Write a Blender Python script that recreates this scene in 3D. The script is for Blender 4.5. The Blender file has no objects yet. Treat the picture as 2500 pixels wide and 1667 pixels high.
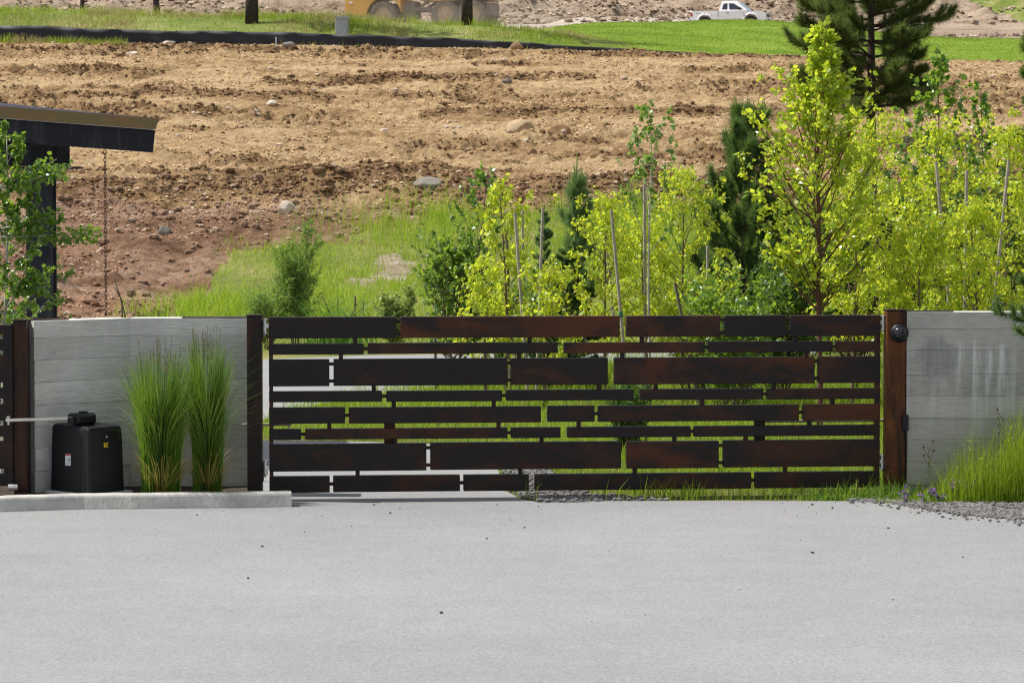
import bpy, math, random
import numpy as np
from mathutils import Vector, Matrix

S = bpy.context.scene
COL = S.collection
R = math.radians
rng = np.random.default_rng(7)

# ------------------------------------------------------------------ camera, sky, sun
FPX, CX, CY, HZ = 7025.0, 1250.0, 833.5, 480.0        # focal length and centre in photo pixels, horizon row
CZ = 2.65                                             # eye height
PITCH = math.atan((CY - HZ) / FPX)
cam_d = bpy.data.cameras.new("camera")
cam_d.sensor_width = 36.0
cam_d.lens = FPX * 36.0 / 2500.0
cam_d.clip_start, cam_d.clip_end = 0.5, 3000.0
cam_d.dof.use_dof = True
cam_d.dof.focus_distance = 25.5
cam_d.dof.aperture_fstop = 11.0
cam = bpy.data.objects.new("camera", cam_d)
COL.objects.link(cam)
cam.location = (0, 0, CZ)
cam.rotation_euler = (R(90) - PITCH, 0, 0)
S.camera = cam

SUN_EL, SUN_AZ = R(57), R(9)                         # azimuth measured from -X towards +Y
w = bpy.data.worlds.new("World")
S.world = w
w.use_nodes = True
wn = w.node_tree.nodes
sky = wn.new("ShaderNodeTexSky")
sky.sky_type = 'NISHITA'
sky.sun_disc = False
sky.sun_elevation = SUN_EL
sky.sun_rotation = R(-90) + SUN_AZ
sky.dust_density = 1.5
sky.air_density = 1.0
sky.ozone_density = 0.6
# broken white cloud over the blue
wco = wn.new("ShaderNodeTexCoord"); wno = wn.new("ShaderNodeTexNoise"); wra = wn.new("ShaderNodeValToRGB"); wmx = wn.new("ShaderNodeMix")
wno.inputs["Scale"].default_value = 2.2; wno.inputs["Detail"].default_value = 6
wra.color_ramp.elements[0].position, wra.color_ramp.elements[1].position = 0.40, 0.58
wra.color_ramp.elements[1].color = (0.85, 0.85, 0.85, 1)
wmx.data_type = 'RGBA'; wmx.inputs[7].default_value = (6.6, 6.5, 6.3, 1)
wl_ = w.node_tree.links
wl_.new(wco.outputs["Generated"], wno.inputs["Vector"]); wl_.new(wno.outputs[0], wra.inputs[0]); wl_.new(wra.outputs[0], wmx.inputs[0])
wl_.new(sky.outputs[0], wmx.inputs[6]); wl_.new(wmx.outputs[2], wn["Background"].inputs[0])
wn["Background"].inputs[1].default_value = 0.10
sun_d = bpy.data.lights.new("sun", 'SUN')
sun_d.energy = 4.8
sun_d.angle = R(0.6)
sun_d.color = (1.0, 0.95, 0.87)
sun = bpy.data.objects.new("sun", sun_d)
COL.objects.link(sun)
to_sun = Vector((-math.cos(SUN_EL) * math.cos(SUN_AZ), math.cos(SUN_EL) * math.sin(SUN_AZ), math.sin(SUN_EL)))
sun.rotation_euler = to_sun.to_track_quat('Z', 'Y').to_euler()
sun.location = (-20, 10, 40)

S.view_settings.view_transform = 'Standard'
S.view_settings.look = 'None'
S.view_settings.exposure = 0.45
S.view_settings.gamma = 1.0
S.cycles.use_denoising = True
S.cycles.filter_width = 1.2
S.cycles.max_bounces = 6
S.cycles.diffuse_bounces = 3
S.cycles.glossy_bounces = 2
S.cycles.transmission_bounces = 4
S.cycles.transparent_max_bounces = 4
S.cycles.caustics_reflective = False
S.cycles.caustics_refractive = False

# ------------------------------------------------------------------ picture <-> place
cp, sp = math.cos(PITCH), math.sin(PITCH)

def P(px, py, Y):
    u, v = (px - CX) / FPX, (CY - py) / FPX
    t = Y / (cp + v * sp)
    return Vector((u * t, Y, CZ + t * (-sp + v * cp)))

def XAT(px, Y, z=0.0):
    return (px - CX) / FPX * (Y * cp - (z - CZ) * sp)

def ZAT(py, Y):
    return P(CX, py, Y).z

def proj(X, Y, Z):
    d = Y * cp - (Z - CZ) * sp
    up = Y * sp + (Z - CZ) * cp
    return CX + FPX * X / d, CY - FPX * up / d

# ------------------------------------------------------------------ noise
def _h(ix, iy, seed):
    h = (ix.astype(np.int64) * 374761393 + iy.astype(np.int64) * 668265263 + seed * 974711) & 0xffffffff
    h = ((h ^ (h >> 13)) * 1274126177) & 0xffffffff
    return ((h ^ (h >> 16)) & 0xffff) / 65535.0

def vn(x, y, seed=0):
    x = np.asarray(x, float); y = np.asarray(y, float)
    ix, iy = np.floor(x), np.floor(y)
    fx, fy = x - ix, y - iy
    fx = fx * fx * (3 - 2 * fx); fy = fy * fy * (3 - 2 * fy)
    a, b = _h(ix, iy, seed), _h(ix + 1, iy, seed)
    c, d = _h(ix, iy + 1, seed), _h(ix + 1, iy + 1, seed)
    return (a + (b - a) * fx) * (1 - fy) + (c + (d - c) * fx) * fy

def fbm(x, y, o=4, seed=0, g=0.5):
    s, a, n = 0, 1.0, 0
    c, si = 0.8, 0.6
    for i in range(o):
        s = s + a * (vn(x, y, seed + i * 17) - 0.5); n += a
        x, y = (c * x - si * y) * 2.03, (si * x + c * y) * 2.03
        a *= g
    return s / n * 2

def sst(a, b, x):
    t = np.clip((np.asarray(x, float) - a) / (b - a), 0, 1)
    return t * t * (3 - 2 * t)

def unit(v):
    v = np.asarray(v, float)
    return v / np.maximum(np.linalg.norm(v, axis=-1, keepdims=True), 1e-9)

def pip(poly, x, y):
    x = np.asarray(x); y = np.asarray(y)
    ins = np.zeros(x.shape, bool)
    n = len(poly)
    for i in range(n):
        x0, y0 = poly[i]; x1, y1 = poly[(i + 1) % n]
        if y0 == y1:
            continue
        c = ((y0 > y) != (y1 > y)) & (x < (x1 - x0) * (y - y0) / (y1 - y0) + x0)
        ins ^= c
    return ins

# ------------------------------------------------------------------ mesh collector and object helpers
class MB:
    def __init__(s):
        s.V, s.F, s.n = [], [], 0

    def add(s, v, *fs):
        v = np.asarray(v, float).reshape(-1, 3)
        for f in fs:
            f = np.asarray(f, int)
            if f.size:
                s.F.append(f.reshape(len(f), -1) + s.n)
        s.V.append(v); s.n += len(v)
        return s

    def box(s, x0, x1, y0, y1, z0, z1, b=0.0, M=None):
        c = np.array([(x0 + x1) / 2, (y0 + y1) / 2, (z0 + z1) / 2])
        h = np.array([abs(x1 - x0) / 2, abs(y1 - y0) / 2, abs(z1 - z0) / 2])
        sg = np.array([(i, j, k) for i in (-1, 1) for j in (-1, 1) for k in (-1, 1)], float)
        idx = {tuple(q): i for i, q in enumerate(sg.astype(int).tolist())}
        if b <= 0:
            v = sg * h
            fs = [[0, 1, 3, 2], [4, 6, 7, 5], [0, 4, 5, 1], [2, 3, 7, 6], [0, 2, 6, 4], [1, 5, 7, 3]]
            v = v + c
            if M is not None: v = xf(M, v)
            return s.add(v, fs)
        b = min(b, 0.45 * h.min())
        vs = []
        for a in range(3):
            hh = h - b; hh[a] = h[a]
            vs.append(sg * hh)
        v = np.concatenate(vs)
        quads, tris = [], []
        I = lambda a, q: a * 8 + idx[tuple(q)]
        for a in range(3):
            o = [k for k in range(3) if k != a]
            for sa in (-1, 1):
                f = []
                for (p, q) in ((-1, -1), (1, -1), (1, 1), (-1, 1)):
                    t = [0, 0, 0]; t[a] = sa; t[o[0]] = p; t[o[1]] = q
                    f.append(I(a, t))
                quads.append(f)
        for a, bb in ((0, 1), (0, 2), (1, 2)):
            o = 3 - a - bb
            for sa in (-1, 1):
                for sb in (-1, 1):
                    t0 = [0, 0, 0]; t0[a] = sa; t0[bb] = sb; t1 = list(t0); t0[o] = -1; t1[o] = 1
                    quads.append([I(a, t0), I(bb, t0), I(bb, t1), I(a, t1)])
        for q in sg.astype(int).tolist():
            tris.append([I(0, q), I(1, q), I(2, q)])
        def fix(f):
            f = np.array(f)
            p = v[f]
            nrm = np.cross(p[:, 1] - p[:, 0], p[:, 2] - p[:, 0])
            bad = (nrm * p.mean(1)).sum(1) < 0
            f[bad] = f[bad][:, ::-1]
            return f
        quads, tris = fix(quads), fix(tris)
        v = v + c
        if M is not None: v = xf(M, v)
        return s.add(v, quads, tris)

    def tube(s, pts, rad, n=6, cap=True):
        pts = np.asarray(pts, float); m = len(pts)
        rad = np.broadcast_to(np.asarray(rad, float), (m,))
        t = np.gradient(pts, axis=0); t = unit(t)
        ref = np.array([0, 0, 1.0]) if abs(t[0, 2]) < 0.9 else np.array([1.0, 0, 0])
        a = unit(np.cross(t, ref)); bvec = np.cross(t, a)
        for i in range(1, m):
            if np.dot(a[i], a[i - 1]) < 0:
                a[i] *= -1; bvec[i] *= -1
        th = np.arange(n) * 2 * math.pi / n
        v = pts[:, None] + rad[:, None, None] * (np.cos(th)[None, :, None] * a[:, None] + np.sin(th)[None, :, None] * bvec[:, None])
        i, j = np.meshgrid(np.arange(m - 1), np.arange(n), indexing='ij')
        q = np.stack([i * n + j, i * n + (j + 1) % n, (i + 1) * n + (j + 1) % n, (i + 1) * n + j], -1).reshape(-1, 4)
        s.add(v.reshape(-1, 3), q)
        if cap:
            base = s.n - m * n
            s.F.append(np.array([[base + k for k in range(n)][::-1]]))
            s.F.append(np.array([[base + (m - 1) * n + k for k in range(n)]]))
        return s

    def lathe(s, prof, n=16, M=None):          # profile (r, z) turned about z
        prof = np.asarray(prof, float); m = len(prof)
        th = np.arange(n) * 2 * math.pi / n
        v = np.stack([prof[:, 0][:, None] * np.cos(th), prof[:, 0][:, None] * np.sin(th), np.repeat(prof[:, 1][:, None], n, 1)], -1).reshape(-1, 3)
        i, j = np.meshgrid(np.arange(m - 1), np.arange(n), indexing='ij')
        q = np.stack([i * n + j, i * n + (j + 1) % n, (i + 1) * n + (j + 1) % n, (i + 1) * n + j], -1).reshape(-1, 4)
        if M is not None: v = xf(M, v)
        return s.add(v, q)

    def prism(s, poly, y0, y1, M=None, inset=None):   # polygon in (x, z), swept along y
        poly = np.asarray(poly, float); k = len(poly)
        v = np.concatenate([np.stack([poly[:, 0], np.full(k, y0), poly[:, 1]], -1), np.stack([poly[:, 0], np.full(k, y1), poly[:, 1]], -1)])
        q = [[i, (i + 1) % k, k + (i + 1) % k, k + i] for i in range(k)]
        if M is not None: v = xf(M, v)
        return s.add(v, q, [list(range(k))[::-1]], [list(range(k, 2 * k))])

    def build(s, name, mat=None, parent=None, smooth=False, loc=None):
        V = np.concatenate(s.V) if s.V else np.zeros((0, 3))
        me = bpy.data.meshes.new(name)
        me.vertices.add(len(V))
        me.vertices.foreach_set("co", V.astype(np.float32).ravel())
        loops = np.concatenate([f.ravel() for f in s.F]).astype(np.int32)
        tot = np.concatenate([np.full(len(f), f.shape[1]) for f in s.F]).astype(np.int32)
        start = np.concatenate([[0], np.cumsum(tot)[:-1]]).astype(np.int32)
        me.loops.add(len(loops)); me.loops.foreach_set("vertex_index", loops)
        me.polygons.add(len(tot))
        me.polygons.foreach_set("loop_start", start)
        me.polygons.foreach_set("loop_total", tot)
        me.polygons.foreach_set("use_smooth", np.full(len(tot), bool(smooth)))
        me.update(calc_edges=True)
        me.validate()
        if mat: me.materials.append(mat)
        o = bpy.data.objects.new(name, me)
        COL.objects.link(o)
        if parent: o.parent = parent
        if loc is not None: o.location = loc
        return o

def xf(M, v):
    M = np.array(M)
    return np.asarray(v) @ M[:3, :3].T + M[:3, 3]

def TR(loc=(0, 0, 0), rz=0.0, rx=0.0, ry=0.0):
    return Matrix.Translation(loc) @ Matrix.Rotation(rz, 4, 'Z') @ Matrix.Rotation(rx, 4, 'X') @ Matrix.Rotation(ry, 4, 'Y')

def tag(o, label=None, cat=None, group=None, kind=None):
    if label: o["label"] = label
    if cat: o["category"] = cat
    if group: o["group"] = group
    if kind: o["kind"] = kind
    return o

def thing(name, label, cat, loc=(0, 0, 0), rz=0.0, group=None):
    o = bpy.data.objects.new(name, None)
    o.empty_display_size = 0.2
    COL.objects.link(o)
    o.location = loc
    o.rotation_euler = (0, 0, rz)
    return tag(o, label, cat, group)

def dup(root, loc, rz=0.0, sc=1.0, label=None, group=None):
    r = root.copy(); COL.objects.link(r)
    r.location = loc; r.rotation_euler = (0, 0, rz)
    r.scale = (sc, sc, sc) if np.isscalar(sc) else sc
    if label: r["label"] = label
    if group: r["group"] = group
    for ch in list(root.children):
        c = ch.copy(); COL.objects.link(c); c.parent = r
        for g in ch.children:
            d = g.copy(); COL.objects.link(d); d.parent = c
    return r

# ------------------------------------------------------------------ materials
class NT:
    def __init__(s, name):
        s.m = bpy.data.materials.new(name)
        s.m.use_nodes = True
        s.t = s.m.node_tree
        s.t.nodes.clear()
        s.out = s.t.nodes.new("ShaderNodeOutputMaterial")

    def n(s, typ, props=None, **inp):
        nd = s.t.nodes.new("ShaderNode" + typ)
        for k, v in (props or {}).items():
            setattr(nd, k, v)
        for k, v in inp.items():
            k = k.replace("_", " ")
            sock = nd.inputs[int(k[1:])] if k[0] == 'i' and k[1:].isdigit() else nd.inputs[k]
            if isinstance(v, bpy.types.NodeSocket):
                s.t.links.new(v, sock)
            else:
                if sock.type == 'RGBA' and len(v) == 3: v = (*v, 1)
                sock.default_value = v
        return nd

    def coord(s, scale=(1, 1, 1), rot=(0, 0, 0), kind="Object"):
        c = s.n("TexCoord")
        return s.n("Mapping", Vector=c.outputs[kind], Scale=scale, Rotation=rot).outputs[0]

    def noise(s, vec, scale, detail=4, rough=0.55, dist=0.0):
        return s.n("TexNoise", Vector=vec, Scale=scale, Detail=detail, Roughness=rough, Distortion=dist).outputs[0]

    def ramp(s, fac, stops, interp='LINEAR'):
        r = s.n("ValToRGB", Fac=fac)
        cr = r.color_ramp; cr.interpolation = interp
        while len(cr.elements) < len(stops): cr.elements.new(0.5)
        for e, (p, c) in zip(cr.elements, stops):
            e.position = p
            e.color = (c, c, c, 1) if np.isscalar(c) else (*c, 1)
        return r.outputs[0]

    def mix(s, fac, a, b, mode='MIX'):
        m = s.n("Mix", {"data_type": 'RGBA', "blend_type": mode})
        for k, v in ((0, fac), (6, a), (7, b)):
            if isinstance(v, bpy.types.NodeSocket): s.t.links.new(v, m.inputs[k])
            else: m.inputs[k].default_value = v if np.isscalar(v) else (*v, 1)
        return m.outputs[2]

    def math(s, op, a, b=0.0, clamp=False):
        m = s.n("Math", {"operation": op, "use_clamp": clamp})
        for k, v in ((0, a), (1, b)):
            if isinstance(v, bpy.types.NodeSocket): s.t.links.new(v, m.inputs[k])
            else: m.inputs[k].default_value = v
        return m.outputs[0]

    def bump(s, h, strength=0.3, dist=0.01, prev=None):
        kw = dict(Height=h, Strength=strength, Distance=dist)
        if prev is not None: kw["Normal"] = prev
        return s.n("Bump", **kw).outputs[0]

    def bsdf(s, **k):
        return s.n("BsdfPrincipled", **k)

    def done(s, shader):
        s.t.links.new(shader.outputs[0] if hasattr(shader, "outputs") else shader, s.out.inputs[0])
        return s.m

def simple(name, col, rough=0.6, metal=0.0, var=0.15, scale=6.0, bump=0.0, spec=0.5):
    t = NT(name)
    c = t.coord()
    nz = t.noise(c, scale, 5)
    lo = tuple(x * (1 - var) for x in col); hi = tuple(min(1, x * (1 + var)) for x in col)
    colr = t.ramp(nz, [(0.3, lo), (0.7, hi)])
    kw = dict(Base_Color=colr, Roughness=rough, Metallic=metal, Specular_IOR_Level=spec)
    if bump: kw["Normal"] = t.bump(t.noise(c, scale * 8, 4), bump, 0.01)
    return t.done(t.bsdf(**kw))

def leafmat(name, stops, trans, tf=0.45, rough=0.42, spec=0.4, patch=None):
    t = NT(name)
    g = t.n("NewGeometry")
    rnd = g.outputs["Random Per Island"]
    colr = t.ramp(rnd, stops)
    hs = t.mix(0.75, colr, trans)
    if patch is not None:
        sc, dry, lo, hi = patch
        pm = t.ramp(t.noise(t.coord(scale=(1, 0.6, 0.3)), sc, 5, 0.65), [(lo, 0.0), (hi, 0.85)])
        colr = t.mix(pm, colr, dry); hs = t.mix(pm, hs, tuple(x * 1.2 for x in dry))
    b = t.bsdf(Base_Color=colr, Roughness=rough, Specular_IOR_Level=spec)
    tr = t.n("BsdfTranslucent", Color=hs)
    mx = t.n("MixShader", Fac=tf)
    t.t.links.new(b.outputs[0], mx.inputs[1]); t.t.links.new(tr.outputs[0], mx.inputs[2])
    return t.done(mx)

M = {}

def mk_asphalt():
    t = NT("pale_asphalt")
    c = t.coord()
    big = t.noise(c, 0.35, 5, 0.6)
    mid = t.noise(c, 3.0, 5, 0.65)
    base = t.ramp(t.math('ADD', t.math('MULTIPLY', big, 0.6), t.math('MULTIPLY', mid, 0.4)), [(0.3, (0.203, 0.206, 0.214)), (0.7, (0.254, 0.256, 0.263))])
    drag = t.noise(t.coord(scale=(0.25, 1.4, 1.0), rot=(0, 0, 0.22)), 1.1, 5, 0.6, 0.3)
    base = t.mix(0.12, base, t.ramp(drag, [(0.35, 0.80), (0.65, 1.12)]), 'MULTIPLY')
    fine = t.noise(c, 48.0, 4, 0.75)
    base = t.mix(0.8, base, t.ramp(fine, [(0.3, 0.55), (0.5, 1.0), (0.72, 1.3)]), 'MULTIPLY')
    vor = t.n("TexVoronoi", Vector=c, Scale=55.0)
    spk = t.ramp(vor.outputs["Distance"], [(0.0, 1.0), (0.16, 0.0)])
    pick = t.math('GREATER_THAN', t.n("TexWhiteNoise", Vector=vor.outputs["Position"]).outputs[0], 0.93)
    base = t.mix(t.math('MULTIPLY', spk, pick), base, (0.62, 0.61, 0.6))
    pick2 = t.math('LESS_THAN', t.n("TexWhiteNoise", Vector=vor.outputs["Position"]).outputs[0], 0.06)
    base = t.mix(t.math('MULTIPLY', spk, pick2), base, (0.09, 0.09, 0.09))
    bp = t.bump(t.noise(c, 120.0, 2, 0.6), 0.55, 0.006)
    bp = t.bump(mid, 0.2, 0.02, bp)
    return t.done(t.bsdf(Base_Color=base, Roughness=0.88, Specular_IOR_Level=0.25, Normal=bp))

def mk_dirt(name, dark, mid, light, scale=0.5, red=None):
    t = NT(name)
    c = t.coord(scale=(0.45, 1.0, 1.0))
    c2 = t.coord()
    n1 = t.noise(c, scale, 9, 0.68, 0.3)
    n2 = t.noise(c2, 4.0, 8, 0.74)
    n3 = t.noise(t.coord(scale=(0.35, 1.6, 1.0)), 1.6, 6, 0.7, 0.4)
    f = t.math('ADD', t.math('ADD', t.math('MULTIPLY', n1, 0.36), t.math('MULTIPLY', n2, 0.36)), t.math('MULTIPLY', n3, 0.28))
    tur = t.n("Attribute", {"attribute_name": "turned"}).outputs["Fac"]
    f = t.math('SUBTRACT', f, t.math('MULTIPLY', tur, 0.115))
    col = t.ramp(f, [(0.345, dark), (0.445, mid), (0.54, light)])
    if red is not None:
        col = t.mix(t.ramp(t.noise(c, 0.17, 4), [(0.52, 0.0), (0.72, 0.7)]), col, red)
    vor = t.n("TexVoronoi", Vector=c2, Scale=7.0, Randomness=1.0)
    st = t.ramp(vor.outputs["Distance"], [(0.0, 1.0), (0.2, 0.0)])
    pick = t.math('GREATER_THAN', t.n("TexWhiteNoise", Vector=vor.outputs["Position"]).outputs[0], 0.9)
    col = t.mix(t.math('MULTIPLY', st, pick), col, (0.52, 0.45, 0.38))
    bp = t.bump(n2, 1.0, 0.22)
    bp = t.bump(t.noise(c2, 18.0, 5, 0.75), 0.8, 0.06, bp)
    return t.done(t.bsdf(Base_Color=col, Roughness=0.95, Specular_IOR_Level=0.1, Normal=bp))

def mk_grassground(name, a, b, c_, sc=0.6):
    t = NT(name)
    c = t.coord()
    n1 = t.noise(c, sc, 7, 0.65)
    n2 = t.noise(t.coord(scale=(1, 0.5, 1)), 9.0, 5, 0.7)
    f = t.math('ADD', t.math('MULTIPLY', n1, 0.6), t.math('MULTIPLY', n2, 0.4))
    col = t.ramp(f, [(0.35, a), (0.5, b), (0.64, c_)])
    bp = t.bump(t.noise(c, 30.0, 4, 0.7), 0.8, 0.05)
    return t.done(t.bsdf(Base_Color=col, Roughness=0.9, Specular_IOR_Level=0.1, Normal=bp))

def mk_concrete(name, stain=False, k=1.0):
    t = NT(name)
    g = t.coord()
    grain = t.noise(t.coord(scale=(1.2, 1.2, 14.0)), 5.0, 7, 0.65, 0.6)
    blot = t.noise(g, 1.7, 6, 0.6)
    f = t.math('ADD', t.math('MULTIPLY', grain, 0.45), t.math('MULTIPLY', blot, 0.55))
    col = t.ramp(f, [(0.37, tuple(k * x for x in (0.35, 0.348, 0.322))), (0.5, tuple(k * x for x in (0.475, 0.472, 0.437))), (0.63, tuple(k * x for x in (0.58, 0.578, 0.537)))])
    col = t.mix(1.0, col, t.ramp(t.n("NewGeometry").outputs["Random Per Island"], [(0.0, 0.86), (1.0, 1.08)]), 'MULTIPLY')
    hole = t.n("TexVoronoi", Vector=g, Scale=9.0)
    hm = t.ramp(hole.outputs["Distance"], [(0.0, 1.0), (0.07, 0.0)])
    hp = t.math('GREATER_THAN', t.n("TexWhiteNoise", Vector=hole.outputs["Position"]).outputs[0], 0.9)
    col = t.mix(t.math('MULTIPLY', hm, hp), col, (0.16, 0.16, 0.15))
    if stain:
        sx = t.n("SeparateXYZ", Vector=t.n("TexCoord").outputs["Object"])
        z = sx.outputs[2]; x = sx.outputs[0]
        top = t.n("MapRange", Value=z, From_Min=0.35, From_Max=1.28).outputs[0]
        lid = t.n("MapRange", Value=z, From_Min=1.42, From_Max=1.28).outputs[0]
        st = t.noise(t.coord(scale=(14.0, 1.0, 0.7)), 1.0, 5, 0.7, 0.4)
        st = t.ramp(st, [(0.47, 0.0), (0.62, 1.0)])
        side = t.ramp(t.noise(t.coord(scale=(1.3, 1, 0.1)), 1.6, 3), [(0.4, 0.1), (0.6, 1.0)])
        msk = t.math('MULTIPLY', t.math('MULTIPLY', t.math('MULTIPLY', st, side), t.math('MULTIPLY', top, lid)), 0.85)
        col = t.mix(msk, col, (0.68, 0.7, 0.7))
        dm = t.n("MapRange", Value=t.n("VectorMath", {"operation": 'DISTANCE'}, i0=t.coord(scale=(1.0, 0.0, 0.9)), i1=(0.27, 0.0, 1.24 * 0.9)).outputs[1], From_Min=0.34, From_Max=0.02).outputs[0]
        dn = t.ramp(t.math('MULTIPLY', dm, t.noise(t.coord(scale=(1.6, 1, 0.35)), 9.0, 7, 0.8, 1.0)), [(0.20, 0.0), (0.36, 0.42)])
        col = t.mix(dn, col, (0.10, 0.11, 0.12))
        low = t.n("MapRange", Value=z, From_Min=0.9, From_Max=0.1).outputs[0]
        col = t.mix(t.math('MULTIPLY', low, 0.45), col, (0.30, 0.29, 0.22))
    bp = t.bump(grain, 0.8, 0.012)
    bp = t.bump(t.noise(g, 60.0, 3), 0.25, 0.003, bp)
    return t.done(t.bsdf(Base_Color=col, Roughness=0.85, Specular_IOR_Level=0.25, Normal=bp))

def mk_steel(name, dark, rust, amount=0.5, vert=False):
    t = NT(name)
    info = t.n("ObjectInfo").outputs["Random"]
    off = t.n("VectorMath", {"operation": 'ADD'}, i0=t.n("TexCoord").outputs["Object"], i1=t.n("CombineXYZ", X=t.math('MULTIPLY', info, 37.0), Y=t.math('MULTIPLY', info, 11.0), Z=0.0).outputs[0]).outputs[0]
    sc = (3.0, 3.0, 0.55) if vert else (0.8, 1.0, 1.6)
    c = t.n("Mapping", Vector=off, Scale=sc).outputs[0]
    n1 = t.noise(c, 2.2, 8, 0.62, 0.8)
    n2 = t.noise(off, 14.0, 6, 0.7)
    f = t.math('ADD', t.math('MULTIPLY', n1, 0.75), t.math('MULTIPLY', n2, 0.25))
    f = t.math('ADD', f, t.math('MULTIPLY', t.math('SUBTRACT', info, 0.5), 0.14))
    col = t.ramp(f, [(0.62 - amount * 0.35, dark), (0.80 - amount * 0.35, rust)])
    rgh = t.ramp(n2, [(0.3, 0.42), (0.7, 0.62)])
    bp = t.bump(n2, 0.12, 0.004)
    return t.done(t.bsdf(Base_Color=col, Roughness=rgh, Specular_IOR_Level=0.22, Normal=bp))

M['asphalt'] = mk_asphalt()
M['dirt'] = mk_dirt("graded_dirt", (0.13, 0.074, 0.036), (0.37, 0.24, 0.122), (0.58, 0.42, 0.24))
M['bank_dirt'] = mk_dirt("rocky_bank_dirt", (0.12, 0.068, 0.042), (0.29, 0.172, 0.108), (0.45, 0.31, 0.225), 0.7, (0.33, 0.17, 0.10))
M['bare'] = mk_dirt("pale_bare_soil", (0.20, 0.16, 0.09), (0.34, 0.27, 0.18), (0.52, 0.44, 0.36), 1.2)
M['hill_dirt'] = mk_dirt("dusty_hill_dirt", (0.085, 0.06, 0.04), (0.23, 0.165, 0.115), (0.42, 0.33, 0.25), 0.16)
M['haul_road'] = mk_dirt("dusty_haul_road", (0.30, 0.25, 0.19), (0.46, 0.40, 0.33), (0.60, 0.54, 0.47), 0.3)
M['clod'] = simple("dark_clods", (0.17, 0.108, 0.06), 0.95, var=0.35, scale=0.9, bump=0.5, spec=0.1)
M['stone'] = simple("pale_stones", (0.43, 0.355, 0.28), 0.9, var=0.3, scale=1.3, bump=0.3, spec=0.15)
def crumbmat(name, stops):
    t = NT(name)
    col = t.ramp(t.n("NewGeometry").outputs["Random Per Island"], stops)
    return t.done(t.bsdf(Base_Color=col, Roughness=0.95, Specular_IOR_Level=0.1))
M['crumb'] = crumbmat("soil_crumb", [(0.0, (0.17, 0.10, 0.05)), (0.35, (0.34, 0.22, 0.115)), (0.8, (0.54, 0.39, 0.225)), (1.0, (0.62, 0.50, 0.36))])
M['crumb_dark'] = crumbmat('turned_crumb', [(0.0, (0.06, 0.034, 0.018)), (0.5, (0.135, 0.08, 0.042)), (0.9, (0.24, 0.15, 0.08)), (1.0, (0.45, 0.34, 0.22))])
M['bank_crumb'] = crumbmat("bank_soil_crumb", [(0.0, (0.13, 0.075, 0.047)), (0.4, (0.28, 0.165, 0.105)), (0.9, (0.40, 0.265, 0.18)), (1.0, (0.52, 0.42, 0.34))])
M['hill_crumb'] = crumbmat("hill_soil_crumb", [(0.0, (0.09, 0.065, 0.045)), (0.5, (0.26, 0.19, 0.14)), (1.0, (0.5, 0.42, 0.34))])
M['bank_stone'] = simple('bank_stone', (0.36, 0.27, 0.20), 0.9, var=0.35, scale=1.7, bump=0.3, spec=0.15)
M['boulder_tan'] = simple("tan_boulder", (0.36, 0.27, 0.175), 0.9, var=0.3, scale=2.5, bump=0.6, spec=0.15)
M['boulder_brown'] = simple("brown_boulder", (0.25, 0.155, 0.085), 0.9, var=0.35, scale=2.5, bump=0.6, spec=0.15)
M['boulder_grey'] = simple("grey_boulder", (0.19, 0.172, 0.155), 0.9, var=0.3, scale=2.5, bump=0.6, spec=0.15)
M['boulder_pale'] = simple("pale_boulder", (0.50, 0.43, 0.36), 0.9, var=0.2, scale=2.5, bump=0.5, spec=0.15)
M['verge'] = mk_grassground("verge_soil", (0.055, 0.062, 0.02), (0.11, 0.12, 0.035), (0.19, 0.17, 0.07))
M['bank'] = mk_grassground("bank_turf", (0.085, 0.11, 0.025), (0.17, 0.19, 0.05), (0.31, 0.26, 0.13), 0.45)
M['meadow'] = mk_grassground("berm_turf", (0.07, 0.12, 0.02), (0.16, 0.20, 0.045), (0.33, 0.28, 0.15), 0.35)
M['lawn'] = mk_grassground("mown_lawn", (0.075, 0.135, 0.012), (0.14, 0.225, 0.020), (0.21, 0.28, 0.04), 0.28)
M['soil'] = simple("planting_soil", (0.06, 0.045, 0.035), 0.95, var=0.5, scale=12, bump=0.8, spec=0.1)
M['gravel'] = simple("gravel_stone", (0.155, 0.152, 0.15), 0.9, var=0.55, scale=19, bump=0.4, spec=0.2)
M['wall'] = mk_concrete("board_formed_concrete", False, 1.16)  # base colour lightened to carry the extra light this wall face catches
M['wall_stained'] = mk_concrete("stained_board_concrete", True, 0.86)
M['curb'] = simple("curb_concrete", (0.40, 0.395, 0.375), 0.88, var=0.22, scale=4.5, bump=0.4, spec=0.2)
M['plate'] = mk_steel("blackened_steel_plate", (0.013, 0.0095, 0.0095), (0.054, 0.018, 0.007), 0.36)
M['plate_rusty'] = mk_steel("rusted_steel_plate", (0.013, 0.0095, 0.010), (0.070, 0.022, 0.007), 0.62)
M['frame'] = mk_steel("gate_frame_steel", (0.012, 0.009, 0.009), (0.050, 0.017, 0.008), 0.5)
M['post_dark'] = mk_steel("dark_rust_post", (0.012, 0.008, 0.006), (0.045, 0.016, 0.007), 0.55, True)
M['post_rust'] = mk_steel("orange_rust_post", (0.026, 0.011, 0.005), (0.135, 0.043, 0.009), 0.56, True)
M['beam'] = mk_steel("mill_scale_beam", (0.012, 0.013, 0.019), (0.045, 0.046, 0.054), 0.42, True)
M['fascia'] = mk_steel("weathered_fascia", (0.17, 0.125, 0.055), (0.30, 0.14, 0.055), 0.35)
M['roofing'] = simple("grey_roof_sheet", (0.26, 0.25, 0.30), 0.4, metal=0.5, var=0.1)
M['chain'] = mk_steel("rusty_chain", (0.045, 0.02, 0.012), (0.12, 0.045, 0.02), 0.6)
M['galv'] = simple("galvanised_steel", (0.55, 0.55, 0.54), 0.35, metal=0.7, var=0.15, scale=20)
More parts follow.
